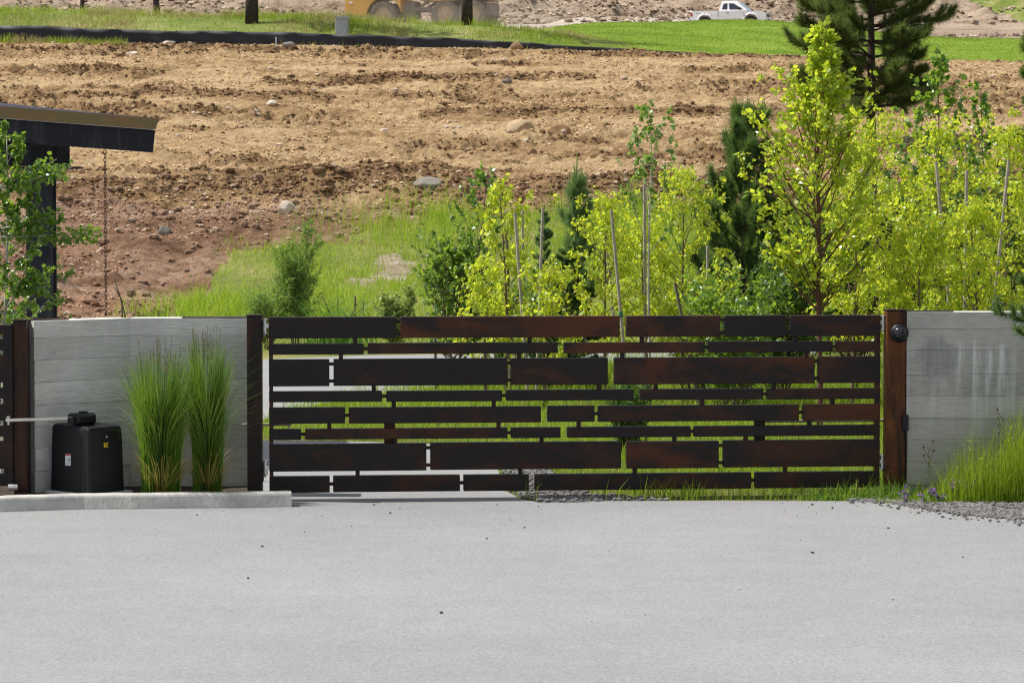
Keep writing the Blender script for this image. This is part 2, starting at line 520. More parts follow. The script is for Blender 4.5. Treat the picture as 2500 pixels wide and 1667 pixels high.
M['alu'] = simple("aluminium_arm", (0.56, 0.56, 0.47), 0.4, metal=0.3, var=0.1, scale=8)
M['beige_arm'] = simple("beige_actuator_arm", (0.42, 0.37, 0.27), 0.5, var=0.12, scale=8)
M['black_plastic'] = simple("black_textured_plastic", (0.0075, 0.008, 0.0105), 0.45, var=0.12, scale=30, bump=0.12, spec=0.3)
M['black_gloss'] = simple("glossy_black_plastic", (0.012, 0.012, 0.015), 0.12, var=0.1)
M['yellow'] = simple("yellow_sticker", (0.62, 0.45, 0.01), 0.5, var=0.08)
M['white'] = simple("white_sticker", (0.66, 0.68, 0.72), 0.5, var=0.05)
M['red'] = simple("red_sticker", (0.50, 0.04, 0.04), 0.5, var=0.08)
M['ink'] = simple("grey_print", (0.19, 0.20, 0.24), 0.6, var=0.1)
M['bark'] = simple("grey_brown_bark", (0.16, 0.12, 0.085), 0.9, var=0.4, scale=14, bump=0.6, spec=0.1)
M['bark_red'] = simple("reddish_bark", (0.13, 0.062, 0.045), 0.8, var=0.35, scale=14, bump=0.4, spec=0.2)
M['bark_pale'] = simple("pale_bark", (0.36, 0.35, 0.29), 0.85, var=0.3, scale=10, bump=0.3, spec=0.15)
M['bark_pine'] = simple("dark_pine_bark", (0.055, 0.042, 0.036), 0.95, var=0.5, scale=6, bump=0.9, spec=0.08)
M['stake'] = simple("weathered_wood_stake", (0.36, 0.32, 0.27), 0.9, var=0.25, scale=9, bump=0.4, spec=0.1)
M['stake_dark'] = simple("dark_wood_stake", (0.15, 0.12, 0.10), 0.9, var=0.25, scale=9, bump=0.4, spec=0.1)
M['tie'] = simple("green_tie_tape", (0.02, 0.14, 0.09), 0.6, var=0.1)
M['silt'] = simple("black_silt_fabric", (0.010, 0.011, 0.018), 0.62, var=0.3, scale=1.2, bump=0.25)
M['pedestal'] = simple("grey_utility_plastic", (0.32, 0.33, 0.37), 0.55, var=0.08)
M['tyre'] = simple("dusty_tyre", (0.13, 0.105, 0.085), 0.95, var=0.3, scale=3, bump=0.3, spec=0.1)
M['tyre_black'] = simple("black_tyre", (0.03, 0.028, 0.027), 0.9, var=0.2, spec=0.2)
M['rim_dusty'] = simple("dusty_rim", (0.36, 0.27, 0.16), 0.7, var=0.2)
M['rim'] = simple("alloy_rim", (0.4, 0.4, 0.41), 0.35, metal=0.6, var=0.05)
M['truck_yellow'] = simple("dusty_yellow_paint", (0.50, 0.285, 0.06), 0.6, var=0.18, scale=1.2)
M['truck_dark'] = simple("dusty_dark_steel", (0.17, 0.14, 0.12), 0.85, var=0.3, scale=2)
M['car_white'] = simple("white_car_paint", (0.74, 0.74, 0.76), 0.28, var=0.03, scale=1)
M['glass_dark'] = simple("dark_glass", (0.025, 0.03, 0.05), 0.08, var=0.05)
M['glass_pale'] = simple("sky_lit_windscreen", (0.30, 0.38, 0.40), 0.08, var=0.08)  # pale sky reflection put into the glass base colour
M['lamp_clear'] = simple("clear_headlight", (0.6, 0.56, 0.52), 0.2, var=0.05)
M['lamp_red'] = simple("red_tail_light", (0.42, 0.05, 0.04), 0.3, var=0.05)
M['flower'] = simple("violet_petals", (0.28, 0.12, 0.50), 0.7, var=0.2, scale=30)
M['dry'] = simple("dry_dark_stalk", (0.085, 0.06, 0.045), 0.9, var=0.3, scale=20)
M['grit'] = simple('dark_road_grit', (0.06, 0.058, 0.056), 0.9, var=0.4, scale=15, spec=0.2)

M['lf_maple'] = leafmat("maple_leaf", [(0.0, (0.12, 0.26, 0.014)), (0.5, (0.30, 0.42, 0.020)), (0.90, (0.46, 0.51, 0.04)), (1.0, (0.50, 0.37, 0.06))], (0.82, 0.89, 0.06), 0.54, 0.34, 0.5)
M['lf_birch'] = leafmat("birch_leaf", [(0.0, (0.11, 0.24, 0.014)), (0.5, (0.25, 0.38, 0.018)), (1.0, (0.42, 0.49, 0.05))], (0.80, 0.88, 0.06), 0.54, 0.28, 0.7)
M['lf_aspen'] = leafmat("aspen_leaf", [(0.0, (0.03, 0.095, 0.016)), (0.6, (0.075, 0.18, 0.022)), (1.0, (0.17, 0.28, 0.03))], (0.42, 0.62, 0.05), 0.42, 0.28, 0.75)
M['lf_willow'] = leafmat("willow_leaf", [(0.0, (0.07, 0.16, 0.025)), (0.6, (0.15, 0.27, 0.04)), (1.0, (0.32, 0.42, 0.14))], (0.33, 0.48, 0.07), 0.42)
M['lf_light'] = leafmat("pale_shrub_leaf", [(0.0, (0.16, 0.25, 0.05)), (0.6, (0.28, 0.36, 0.09)), (1.0, (0.5, 0.54, 0.28))], (0.5, 0.6, 0.12), 0.42)
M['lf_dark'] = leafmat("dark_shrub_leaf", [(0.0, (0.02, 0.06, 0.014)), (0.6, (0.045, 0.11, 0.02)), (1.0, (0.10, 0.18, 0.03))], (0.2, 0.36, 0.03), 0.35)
M['needle'] = leafmat("pine_needle", [(0.0, (0.034, 0.084, 0.032)), (0.6, (0.068, 0.140, 0.046)), (1.0, (0.13, 0.21, 0.055))], (0.26, 0.40, 0.07), 0.34, 0.5, 0.3)
M['needle_dark'] = leafmat("ponderosa_needle", [(0.0, (0.034, 0.070, 0.026)), (0.6, (0.070, 0.122, 0.036)), (1.0, (0.15, 0.19, 0.045))], (0.30, 0.40, 0.07), 0.32, 0.55, 0.25)
M['needle_blue'] = leafmat("young_pine_needle", [(0.0, (0.06, 0.14, 0.06)), (0.6, (0.11, 0.21, 0.085)), (1.0, (0.17, 0.27, 0.07))], (0.3, 0.45, 0.12), 0.32, 0.5, 0.3)
M['candle'] = simple("pine_candle", (0.27, 0.29, 0.075), 0.7, var=0.2, scale=20)
M['gr_bank'] = leafmat("bank_grass", [(0.0, (0.12, 0.23, 0.014)), (0.6, (0.22, 0.35, 0.022)), (0.9, (0.34, 0.42, 0.06)), (1.0, (0.46, 0.41, 0.18))], (0.50, 0.68, 0.05), 0.42, 0.6, 0.2, (0.42, (0.36, 0.31, 0.13), 0.57, 0.76))
M['gr_verge'] = leafmat("verge_grass", [(0.0, (0.10, 0.20, 0.012)), (0.6, (0.19, 0.31, 0.02)), (1.0, (0.33, 0.38, 0.05))], (0.42, 0.58, 0.04), 0.42, 0.55, 0.25)
M['gr_berm'] = leafmat("berm_grass", [(0.0, (0.10, 0.20, 0.014)), (0.6, (0.19, 0.30, 0.02)), (1.0, (0.33, 0.36, 0.06))], (0.42, 0.56, 0.04), 0.4, 0.6, 0.2, (0.30, (0.36, 0.29, 0.14), 0.44, 0.58))
M['gr_lawn'] = leafmat('lawn_blade', [(0.0, (0.10, 0.18, 0.012)), (0.6, (0.16, 0.26, 0.02)), (1.0, (0.25, 0.32, 0.05))], (0.36, 0.48, 0.04), 0.4, 0.6, 0.2, (0.35, (0.22, 0.26, 0.05), 0.5, 0.7))
M['gr_tall'] = leafmat("tall_weed_grass", [(0.0, (0.10, 0.20, 0.012)), (0.6, (0.20, 0.31, 0.018)), (1.0, (0.38, 0.38, 0.06))], (0.44, 0.58, 0.03), 0.45, 0.55, 0.25)
M['gr_orn'] = leafmat("feather_reed_grass", [(0.0, (0.035, 0.11, 0.016)), (0.55, (0.085, 0.20, 0.024)), (0.9, (0.20, 0.31, 0.045)), (1.0, (0.40, 0.36, 0.09))], (0.32, 0.52, 0.05), 0.38, 0.35, 0.55)
M['gr_light'] = leafmat('pale_reed_blade', [(0.0, (0.12, 0.22, 0.03)), (1.0, (0.28, 0.36, 0.08))], (0.45, 0.58, 0.08), 0.42, 0.35, 0.6)
M['gr_dry'] = leafmat("dry_reed_blade", [(0.0, (0.30, 0.25, 0.06)), (1.0, (0.48, 0.38, 0.12))], (0.5, 0.42, 0.10), 0.3, 0.5, 0.3)
M['plume'] = leafmat("grass_plume", [(0.0, (0.14, 0.085, 0.05)), (1.0, (0.26, 0.17, 0.10))], (0.3, 0.2, 0.1), 0.3, 0.7, 0.1)
M['cattail'] = leafmat("cattail_blade", [(0.0, (0.06, 0.17, 0.02)), (1.0, (0.14, 0.30, 0.04))], (0.25, 0.45, 0.05), 0.35, 0.4, 0.4)

# ================================================================== THE SETTING
# heights along four sight columns (photo column -> profile), joined smoothly
YK = np.array([44, 46.0, 48.7, 52, 58, 63, 68, 72, 80, 90, 100, 110, 117, 125, 132, 138, 145, 152, 160, 180, 195, 210, 230, 260, 320, 450, 900])
ZC = [0, 0, 0.0, 0.28, 0.92, 1.75, 2.62, 3.05, 3.79, 4.96, 6.4, 7.74]
FAR = [13.95, 15.3, 17.3, 20.9, 29.0, 47.0, 100.0]
COLS = [
    (0,    ZC + [8.92, 10.66, 10.82, 10.92, 11.1, 11.4, 11.8, 12.9] + FAR),
    (617,  ZC + [8.80, 10.36, 10.50, 10.62, 10.9, 11.2, 11.7, 12.8] + FAR),
    (1141, ZC + [8.66, 10.08, 10.22, 10.35, 10.6, 11.0, 11.5, 12.7] + FAR),
    (1480, ZC + [8.52, 9.40, 10.15, 10.75, 11.35, 11.62, 11.7, 12.7] + FAR),
    (1800, ZC + [8.36, 9.20, 9.95, 10.62, 11.35, 11.90, 12.05, 12.8] + FAR),
    (2400, ZC + [8.06, 8.85, 9.55, 10.15, 10.55, 10.75, 11.0, 12.3, 13.7, 15.2, 17.4, 21.0, 29.0, 47.0, 100.0]),
]

def herm(xk, yk, x):
    yk = np.asarray(yk, float)
    d = np.diff(yk) / np.diff(xk)
    m = np.concatenate([[d[0]], np.where(d[1:] * d[:-1] > 0, 2 * d[1:] * d[:-1] / (d[1:] + d[:-1] + 1e-9), 0), [d[-1]]])
    i = np.clip(np.searchsorted(xk, x) - 1, 0, len(xk) - 2)
    h = xk[i + 1] - xk[i]
    t = np.clip((x - xk[i]) / h, 0, 1)
    return ((2 * t**3 - 3 * t**2 + 1) * yk[i] + (t**3 - 2 * t**2 + t) * h * m[i] + (-2 * t**3 + 3 * t**2) * yk[i + 1] + (t**3 - t**2) * h * m[i + 1])

def tz(X, Y):
    X = np.asarray(X, float); Y = np.asarray(Y, float)
    X, Y = np.broadcast_arrays(X, Y)
    px = CX + FPX * X / np.maximum(Y, 40)
    zs = [herm(YK, c[1], Y) for c in COLS]
    out = zs[0].copy()
    for k in range(len(COLS) - 1):
        t = sst(COLS[k][0], COLS[k + 1][0], px)
        out = np.where(px > COLS[k][0], zs[k] * (1 - t) + zs[k + 1] * t, out)
    big = fbm(X * 0.09, Y * 0.09, 3, 5) * 0.22 * sst(52, 64, Y) * (1 - sst(108, 116, Y))
    return out + big

def tz1(X, Y):
    return float(tz(np.array([X]), np.array([Y]))[0])

def ground_hit(px, py, y0, y1=260.0):
    Ys = np.arange(y0, y1, 0.1)
    X = (px - CX) / FPX * Ys
    Z = tz(X, Ys)
    qx, qy = proj(X, Ys, Z)
    k = np.where(qy <= py)[0]
    i = k[0] if len(k) else len(Ys) - 1
    return Vector((float(X[i]), float(Ys[i]), float(Z[i])))

BANK_EDGE = np.array([(-900, 1500), (300, 830), (425, 778), (445, 730), (515, 700), (535, 640), (565, 622), (620, 606), (700, 588), (850, 572), (950, 560), (1050, 540), (1250, 530), (1700, 520), (3400, 520)], float)

def on_bank(X, Y, j=0):
    Z = tz(X, Y)
    px, py = proj(X, Y, Z)
    n = fbm(X * 0.8, Y * 0.8, 3, 31) * 34 + fbm(X * 0.3, Y * 0.3, 2, 33) * 30
    return (py + n + j > np.interp(px, BANK_EDGE[:, 0], BANK_EDGE[:, 1])) & (Y < 71)

def on_lawn(X, Y):
    px = CX + FPX * X / Y
    left = 1590 - (Y - 117) * 14.0 + fbm(X * 0.5, Y * 0.5, 3, 8) * 60
    top = np.interp(px, [1100, 1480, 1800, 2100, 2400, 2700], [134, 152, 160, 150, 140, 136])
    return (px > left) & (Y > 117.2 + 0.4 * fbm(X * 0.4, Y * 0 + 3.3, 2, 9)) & (Y < top)

def on_meadow(X, Y):
    px = CX + FPX * X / Y
    top = np.interp(px, [0, 600, 1141, 1480], [131, 131, 130, 136])
    return (Y > 117.0) & (Y < top + fbm(X * 0.3, Y * 0.3, 2, 4) * 3) & ~on_lawn(X, Y)

BARE = [ground_hit(960, 662, 49), ground_hit(905, 690, 49)]

def bare(X, Y):
    m = np.zeros(np.shape(X))
    for b, rx, ry in ((BARE[0], 0.48, 1.5), (BARE[1], 0.4, 0.5)):
        d = np.hypot((X - b.x) / rx, (Y - b.y) / ry) + 1.1 * fbm(X * 2.2, Y * 1.4, 4, 77)
        m = np.maximum(m, 1 - sst(0.35, 1.25, d))
    return m

def relief(X, Y):
    """ruts, clods and heaps of the graded dirt"""
    px = CX + FPX * X / Y
    f = sst(65, 67, Y) * (1 - sst(115.6, 116.8, Y))
    rut = 1 - np.abs(fbm(X * 0.16 + 3, Y * 0.85 + 0.35 * fbm(X * 0.2, Y * 0.2, 2, 3), 4, 12)) * 2.2
    wav = 0.17 * (rut - 0.62) + 0.12 * fbm(X * 0.4, Y * 0.9, 4, 21) - 0.06
    patch = sst(0.0, 0.5, fbm(X * 0.13, Y * 0.28, 3, 40))
    clod = fbm(X * 2.1, Y * 2.1, 4, 50, 0.62) * (0.10 + 0.30 * patch) - 0.05 * patch + (0.035 + 0.05 * patch) * fbm(X * 5.2, Y * 6.5, 3, 53, 0.7) + 0.05 * fbm(X * 0.8, Y * 4.2, 3, 55, 0.6)
    rows = 0
    for yc, wd, a, ph, xl, xr in ((69.6, 1.9, 0.50, 1, -16, 30), (75.5, 0.9, 0.16, 2, -15, 0), (115.0, 0.7, 0.17, 3, -40, 40), (107.5, 0.8, 0.12, 4, -30, -4),
                          (98, 0.9, 0.20, 5, -25, -6), (93, 0.8, 0.22, 6, -3, 9), (87.5, 0.7, 0.16, 7, 0, 14), (103.5, 0.7, 0.22, 8, -9, 3), (81, 0.6, 0.16, 10, -12, -2)):
        c = yc + 0.9 * fbm(X * 0.12 + ph * 9, X * 0 + ph, 3, 60)
        lump = 0.45 + 0.9 * np.clip(fbm(X * 0.9, Y * 0.9, 4, 70 + ph) + 0.35, 0, 2)
        rows = rows + a * np.exp(-((Y - c) / wd) ** 2) * lump * sst(xl - 2, xl + 2, X) * (1 - sst(xr - 2, xr + 2, X))
    # lug marks of the tracked machines
    lug = 0
    for yc, xl, xr, ph in ((101.2, -9, 3, 0.3), (105.8, -20, -7, 1.2), (111.0, -14, 6, 2.2), (108.6, 3, 14, 0.9), (84.6, -6, 8, 1.7), (79.0, -2, 12, 2.9), (90.5, -12, -2, 4.0)):
        c = yc + 0.5 * np.sin(X * 0.16 + ph) + 0.02 * X
        m = (np.exp(-((Y - c) / 0.28) ** 4) + np.exp(-((Y - c - 1.9) / 0.28) ** 4)) * sst(xl, xl + 2, X) * (1 - sst(xr - 2, xr, X))
        lug = lug + m * (0.07 * np.sin(X * 2 * math.pi / 0.5) - 0.07)
    z = f * (wav + clod + rows + lug)
    # rocky bank below the field
    bankf = sst(49.2, 51, Y) * (1 - sst(66, 69, Y)) * (~on_bank(X, Y))
    z = z + bankf * (0.30 * fbm(X * 0.6, Y * 0.6, 4, 81, 0.6) + 0.16 * fbm(X * 2.3, Y * 2.3, 4, 83, 0.62))
    # road and far hill
    z = z + sst(165, 200, Y) * 0.30 * fbm(X * 0.15, Y * 0.2, 4, 91) + sst(200, 225, Y) * (1.7 * fbm(X * 0.12, Y * 0.2, 5, 93, 0.65) + 0.8 * fbm(X * 0.5, Y * 0.7, 3, 94))
    # turf unevenness
    z = z + 0.05 * fbm(X * 0.9, Y * 0.9, 3, 95) * sst(49, 52, Y) * (Y < 66) + 0.10 * fbm(X * 0.35, Y * 0.35, 3, 97) * sst(118, 122, Y) * (Y < 165) * (~on_lawn(X, Y))
    # haul road edge bank behind the lawn, seen left of the pickup
    z = z + 0.5 * np.exp(-((Y - 203) / 2.0) ** 2) * sst(1, 4, X) * (0.6 + fbm(X * 0.5, Y * 0.3, 3, 99))
    return z

def terrain(specs, x0, x1, y0, y1, dx, dy):
    xs = np.linspace(x0, x1, int(round((x1 - x0) / dx)) + 1)
    ys = np.linspace(y0, y1, int(round((y1 - y0) / dy)) + 1)
    Xg, Yg = np.meshgrid(xs, ys)
    jx = np.zeros_like(Xg)
    Zg = tz(Xg, Yg) + relief(Xg, Yg)
    nx, ny = len(xs), len(ys)
    i, j = np.meshgrid(np.arange(nx - 1), np.arange(ny - 1))
    q = np.stack([j * nx + i, j * nx + i + 1, (j + 1) * nx + i + 1, (j + 1) * nx + i], -1).reshape(-1, 4)
    V = np.stack([Xg.ravel(), Yg.ravel(), Zg.ravel()], -1)
    fc = V[q].mean(1)
    left = np.ones(len(q), bool)
    for name, fn, key in specs:
        m = left & fn(fc[:, 0], fc[:, 1])
        left &= ~m
        if m.sum() == 0: continue
        qq = q[m]
        u, inv = np.unique(qq.ravel(), return_inverse=True)
        o = MB().add(V[u], inv.reshape(-1, 4)).build(name, M[key], smooth=True)
        if name in ("dirt_field", "dirt_bank"):
            at = o.data.attributes.new("turned", 'FLOAT', 'POINT')
            at.data.foreach_set("value", turned(V[u, 0], V[u, 1]).astype(np.float32))
        tag(o, kind='structure')

def turned(X, Y):
    """freshly turned, moister soil: the windrows and churned patches"""
    h = heap(X, Y)
    p = sst(0.05, 0.45, fbm(X * 0.13, Y * 0.28, 3, 40))
    st = sst(0.30, 0.7, fbm(X * 0.10 + 7, Y * 0.75, 4, 45, 0.6) + 0.1)
    return np.clip(np.maximum(np.maximum(h * np.where(Y < 73, 1.25, 0.85), p * 0.6), st * 0.6) * (0.5 + 0.75 * vn(X * 1.1, Y * 1.3, 47)), 0, 1)

def heap(X, Y):
    d = 0
    for yc, wd, ph, xl, xr in ((69.6, 2.0, 1, -16, 30), (115.0, 0.8, 3, -40, 40), (103.5, 0.8, 8, -9, 3), (93, 0.8, 6, -3, 9), (98, 0.9, 5, -25, -6), (75.5, 0.9, 2, -15, 0)):
        c = yc + 0.9 * fbm(X * 0.12 + ph * 9, X * 0 + ph, 3, 60)
        d = np.maximum(d, np.exp(-((Y - c) / wd) ** 2) * (X > xl) * (X < xr))
    return d

ALL = lambda X, Y: np.ones(X.shape, bool)
HILLGRASS = lambda X, Y: (Y > 231 - (CX + FPX * X / Y - 2370) * 0.13) & (CX + FPX * X / Y > 2370)
ROADSTRIP = lambda X, Y: (Y > 176 + 2 * fbm(X * .2, Y * .2, 2, 5)) & (Y < 206 + 3 * fbm(X * .15, Y * .1, 3, 15)) & (X < 14)
terrain([("grass_bank", lambda X, Y: on_bank(X, Y) & (bare(X, Y) < 0.5), 'bank'), ("bare_patch", lambda X, Y: on_bank(X, Y), 'bare'),
         ("dirt_bank", lambda X, Y: Y < 66.6 + fbm(X * 0.4, Y * 0.4, 3, 2) * 1.6, 'bank_dirt'), ("dirt_field", ALL, 'dirt')], -14, 20, 46.0, 76.0, 0.07, 0.06)
terrain([("meadow", on_meadow, 'meadow'), ("dirt_field", lambda X, Y: Y < 118, 'dirt'), ("lawn", ALL, 'lawn')], -23, 26, 76.0, 118.0, 0.085, 0.065)
terrain([("lawn", on_lawn, 'lawn'), ("meadow", on_meadow, 'meadow'), ("haul_road", ROADSTRIP, 'haul_road'), ("hill_grass", HILLGRASS, 'meadow'), ("hillside", ALL, 'hill_dirt')], -44, 50, 118.0, 235.0, 0.3, 0.3)
terrain([("hill_grass", HILLGRASS, 'meadow'), ("hillside", ALL, 'hill_dirt')], -70, 70, 235.0, 320.0, 0.8, 0.8)
for (a, b, c, d) in ((-260, -14, 46, 76), (20, 260, 46, 76), (-260, -23, 76, 118), (26, 260, 76, 118), (-260, -44, 118, 235), (50, 260, 118, 235), (-260, -70, 235, 320), (70, 260, 235, 320), (-260, 260, 320, 900)):
    terrain([("meadow", lambda X, Y: Y < 320, 'meadow'), ("hillside", ALL, 'hill_dirt')], a, b, c, d, 4.0, 3.0 if d < 400 else 12.0)

# flat ground in front of the bank
gb = MB()
gb.add([(-260, -60, 0), (260, -60, 0), (260, 46, 0), (-260, 46, 0)], [[0, 1, 2, 3]])
tag(gb.build("ground", M['verge']), kind='structure')

def road_pt(px, Y):
    return (XAT(px, Y), Y)
NEAR_ROAD = [(-60, -50), (60, -50), (60, 20.0), (12, 21.5), (7.0, 22.8), road_pt(2500, 23.55), road_pt(2420, 23.7), road_pt(2340, 23.9), road_pt(2250, 24.45), road_pt(2150, 24.93),
             road_pt(1800, 24.98), road_pt(1500, 24.95), road_pt(1400, 24.82), road_pt(1320, 24.80), road_pt(1270, 25.15), road_pt(1235, 25.8), road_pt(1217, 27.7), road_pt(1170, 29.9),
             road_pt(1060, 30.7), road_pt(900, 31.0), road_pt(600, 31.2), road_pt(300, 31.3), (-60, 31.3)]
FAR_ROAD = [(-60, 33.0), road_pt(300, 32.6), road_pt(600, 32.9), road_pt(715, 35.6), road_pt(900, 38.2), road_pt(1100, 40.2), road_pt(1270, 42.5), road_pt(1450, 45.0), road_pt(1640, 47.2), road_pt(2000, 48.6),
            road_pt(2000, 49.2), road_pt(1640, 48.6), road_pt(900, 47.9), road_pt(600, 46.5), road_pt(300, 45.6), (-60, 45.0)]

def sheet(name, poly, z, mat):
    me = bpy.data.meshes.new(name)
    me.from_pydata([(x, y, z) for x, y in poly], [], [list(range(len(poly)))])
    me.materials.append(mat)
    o = bpy.data.objects.new(name, me); COL.objects.link(o)
    return tag(o, kind='structure')
sheet("road", NEAR_ROAD, 0.006, M['asphalt'])
sheet("far_road", FAR_ROAD, 0.012, M['asphalt'])
BED = [road_pt(-500, 24.4), road_pt(120, 24.42), road_pt(640, 24.62), road_pt(640, 25.3), road_pt(605, 25.6), road_pt(-500, 25.6)]
sheet("planting_bed", BED, 0.085, M['soil'])
GRAVEL_L = [road_pt(1330, 24.83), road_pt(1500, 24.97), road_pt(1640, 25.0), road_pt(1560, 25.25), road_pt(1450, 25.5), road_pt(1400, 26.3), road_pt(1330, 28.0), road_pt(1240, 29.3), road_pt(1180, 29.8), road_pt(1222, 27.7), road_pt(1238, 25.9), road_pt(1275, 25.2)]
sheet("gravel_verge", GRAVEL_L, 0.004, M['gravel'])
GRAVEL_R = [road_pt(2060, 24.96), road_pt(2150, 24.90), road_pt(2250, 24.40), road_pt(2340, 23.85), road_pt(2420, 23.65), road_pt(2500, 23.5), (7.0, 22.75), (12, 21.4), (14, 24.6), road_pt(2520, 25.2), road_pt(2420, 25.0), road_pt(2300, 24.75), road_pt(2220, 25.05), road_pt(2140, 25.25)]
sheet("gravel_shoulder", GRAVEL_R, 0.010, M['gravel'])

# kerb: a battered concrete strip with a rounded nose
def kerb():
    path = [(XAT(-900, 23.7), 23.7), (XAT(-300, 23.9), 23.9), (XAT(0, 24.07), 24.07), (XAT(110, 24.18), 24.18), (XAT(205, 24.27), 24.27), (XAT(330, 24.30), 24.30), (XAT(520, 24.38), 24.38), (XAT(712, 24.46), 24.46)]
    pr = [(0.0, -0.02), (0.0, 0.015), (0.022, 0.105), (0.03, 0.12), (0.045, 0.127), (0.15, 0.13), (0.17, 0.12), (0.17, -0.02)]
    pts = []
    for a, b in zip(path[:-1], path[1:]):
        k = 14
        pts += [(a[0] + (b[0] - a[0]) * i / k, a[1] + (b[1] - a[1]) * i / k) for i in range(k)]
    pts.append(path[-1])
    pts = np.array(pts)
    t = unit(np.gradient(pts, axis=0)); nrm = np.stack([-t[:, 1], t[:, 0]], -1)
    m, k = len(pts), len(pr)
    V = []
    for i in range(m):
        for (d, z) in pr:
            wob = 0.0012 * math.sin(i * 1.7 + d * 40) + 0.002 * math.sin(i * 0.41)
            V.append((pts[i, 0] + nrm[i, 0] * (d + wob), pts[i, 1] + nrm[i, 1] * (d + wob), z + (wob * 0.6 if z > 0.05 else 0)))
    q = [[i * k + j, (i + 1) * k + j, (i + 1) * k + j + 1, i * k + j + 1] for i in range(m - 1) for j in range(k - 1)]
    mb = MB().add(V, q, [list(range((m - 1) * k, m * k))])
    tag(mb.build("kerb", M['curb']), kind='structure')
kerb()

# ------------------------------------------------------------------ rocks
_ico = None
def ico(sub):
    import bmesh
    bm = bmesh.new(); bmesh.ops.create_icosphere(bm, subdivisions=sub, radius=1.0)
    v = np.array([x.co[:] for x in bm.verts]); f = np.array([[x.index for x in p.verts] for p in bm.faces]); bm.free()
    return v, f
ICO1, ICO2, ICO4 = ico(1), ico(2), ico(4)

def rocks(pos, size, flat=0.65, seed=1, base=ICO1):
    r = np.random.default_rng(seed)
    v, f = base
    n = len(pos)
    sc = size[:, None] * (0.7 + 0.6 * r.random((n, 3))) * np.array([1.15, 1, flat])
    jit = 1 + 0.30 * (r.random((n, len(v))) - 0.5)
    a = r.random(n) * 6.283
    vv = v[None] * jit[:, :, None] * sc[:, None]
    x = vv[..., 0] * np.cos(a)[:, None] - vv[..., 1] * np.sin(a)[:, None]
    y = vv[..., 0] * np.sin(a)[:, None] + vv[..., 1] * np.cos(a)[:, None]
    V = np.stack([x, y, vv[..., 2]], -1) + pos[:, None]
    F = f[None] + (np.arange(n) * len(v))[:, None, None]
    return MB().add(V.reshape(-1, 3), F.reshape(-1, 3))

def scatter_rocks(name, n, x0, x1, y0, y1, keep, smin, smax, mat, seed, sink=0.2, power=3.0):
    r = np.random.default_rng(seed)
    X = x0 + (x1 - x0) * r.random(n); Y = y0 + (y1 - y0) * r.random(n)
    k = r.random(n) < keep(X, Y)
    X, Y = X[k], Y[k]
    s = smin + (smax - smin) * r.random(len(X)) ** power
    Z = (tz(X, Y) + relief(X, Y) if y1 > 46 else np.zeros(len(X)) + 0.008) + s * (0.4 - sink)
    tag(rocks(np.stack([X, Y, Z], -1), s, seed=seed).build(name, mat), kind='stuff')

OCT = (np.array([(1, 0, 0), (-1, 0, 0), (0, 1, 0), (0, -1, 0), (0, 0, 1), (0, 0, -1)], float), np.array([(0, 2, 4), (2, 1, 4), (1, 3, 4), (3, 0, 4), (2, 0, 5), (1, 2, 5), (3, 1, 5), (0, 3, 5)]))
def crumbs(name, n, x0, x1, y0, y1, keep, smin, smax, mat, seed, power=3.0, flat=0.7):
    r = np.random.default_rng(seed)
    X = x0 + (x1 - x0) * r.random(n); Y = y0 + (y1 - y0) * r.random(n)
    k = (np.abs(X / Y) < 0.215) & (r.random(n) < keep(X, Y))
    X, Y = X[k], Y[k]
    s_ = smin + (smax - smin) * r.random(len(X)) ** power
    Z = tz(X, Y) + relief(X, Y) + s_ * 0.25
    tag(rocks(np.stack([X, Y, Z], -1), s_, flat, seed, OCT).build(name, M[mat]), kind='stuff')
STREAK = lambda X, Y: 0.15 + 0.85 * sst(0.42, 0.66, vn(X * 0.16, Y * 0.55, 141) * 0.6 + vn(X * 0.5, Y * 1.3, 142) * 0.4)
crumbs("soil_crumbs", 420000, -23, 23, 66.5, 117, lambda X, Y: 0.55 * STREAK(X, Y) * (1 - sst(0.3, 0.6, turned(X, Y))), 0.012, 0.062, 'crumb', 131, 3.5)
crumbs("turned_soil", 420000, -23, 23, 65.5, 117, lambda X, Y: 0.85 * sst(0.3, 0.65, turned(X, Y)) * (~on_bank(X, Y)), 0.014, 0.085, 'crumb_dark', 134, 3.5)
crumbs("bank_crumbs", 200000, -12, 14, 49.5, 67, lambda X, Y: np.where(on_bank(X, Y), 0.0, 0.38 * sst(0.35, 0.65, vn(X * 0.7, Y * 0.7, 151))), 0.010, 0.055, 'bank_crumb', 132, 4)
crumbs("hill_crumbs", 90000, -44, 44, 186, 250, lambda X, Y: 0.8 * sst(0.4, 0.6, vn(X * 0.1, Y * 0.2, 143)), 0.04, 0.26, 'hill_crumb', 133, 4)
scatter_rocks("dirt_clods", 160000, -19, 22, 66.5, 116.4, lambda X, Y: 0.006 + 0.22 * heap(X, Y) * (0.3 + 0.7 * vn(X * 0.5, Y * 0.5, 4)) + 0.05 * (vn(X * 0.14, Y * 0.3, 44) > 0.66), 0.015, 0.15, M['clod'], 11, power=7)
scatter_rocks("field_stones", 15000, -19, 22, 66, 116.4, lambda X, Y: 0.07 + 0.10 * (vn(X * 0.3, Y * 0.3, 9) > 0.6), 0.012, 0.13, M['stone'], 12, power=9)
scatter_rocks("bank_stones", 12000, -11, 16, 49.5, 72.0, lambda X, Y: np.where(on_bank(X, Y), 0.0, 0.16 + 0.2 * (Y > 62)), 0.012, 0.10, M['bank_stone'], 13, power=6)
scatter_rocks("bank_clods", 15000, -11, 16, 49.5, 72.0, lambda X, Y: np.where(on_bank(X, Y), 0.0, 0.35 + 0.3 * (Y > 64)), 0.015, 0.13, M['bank_dirt'], 14, power=5)
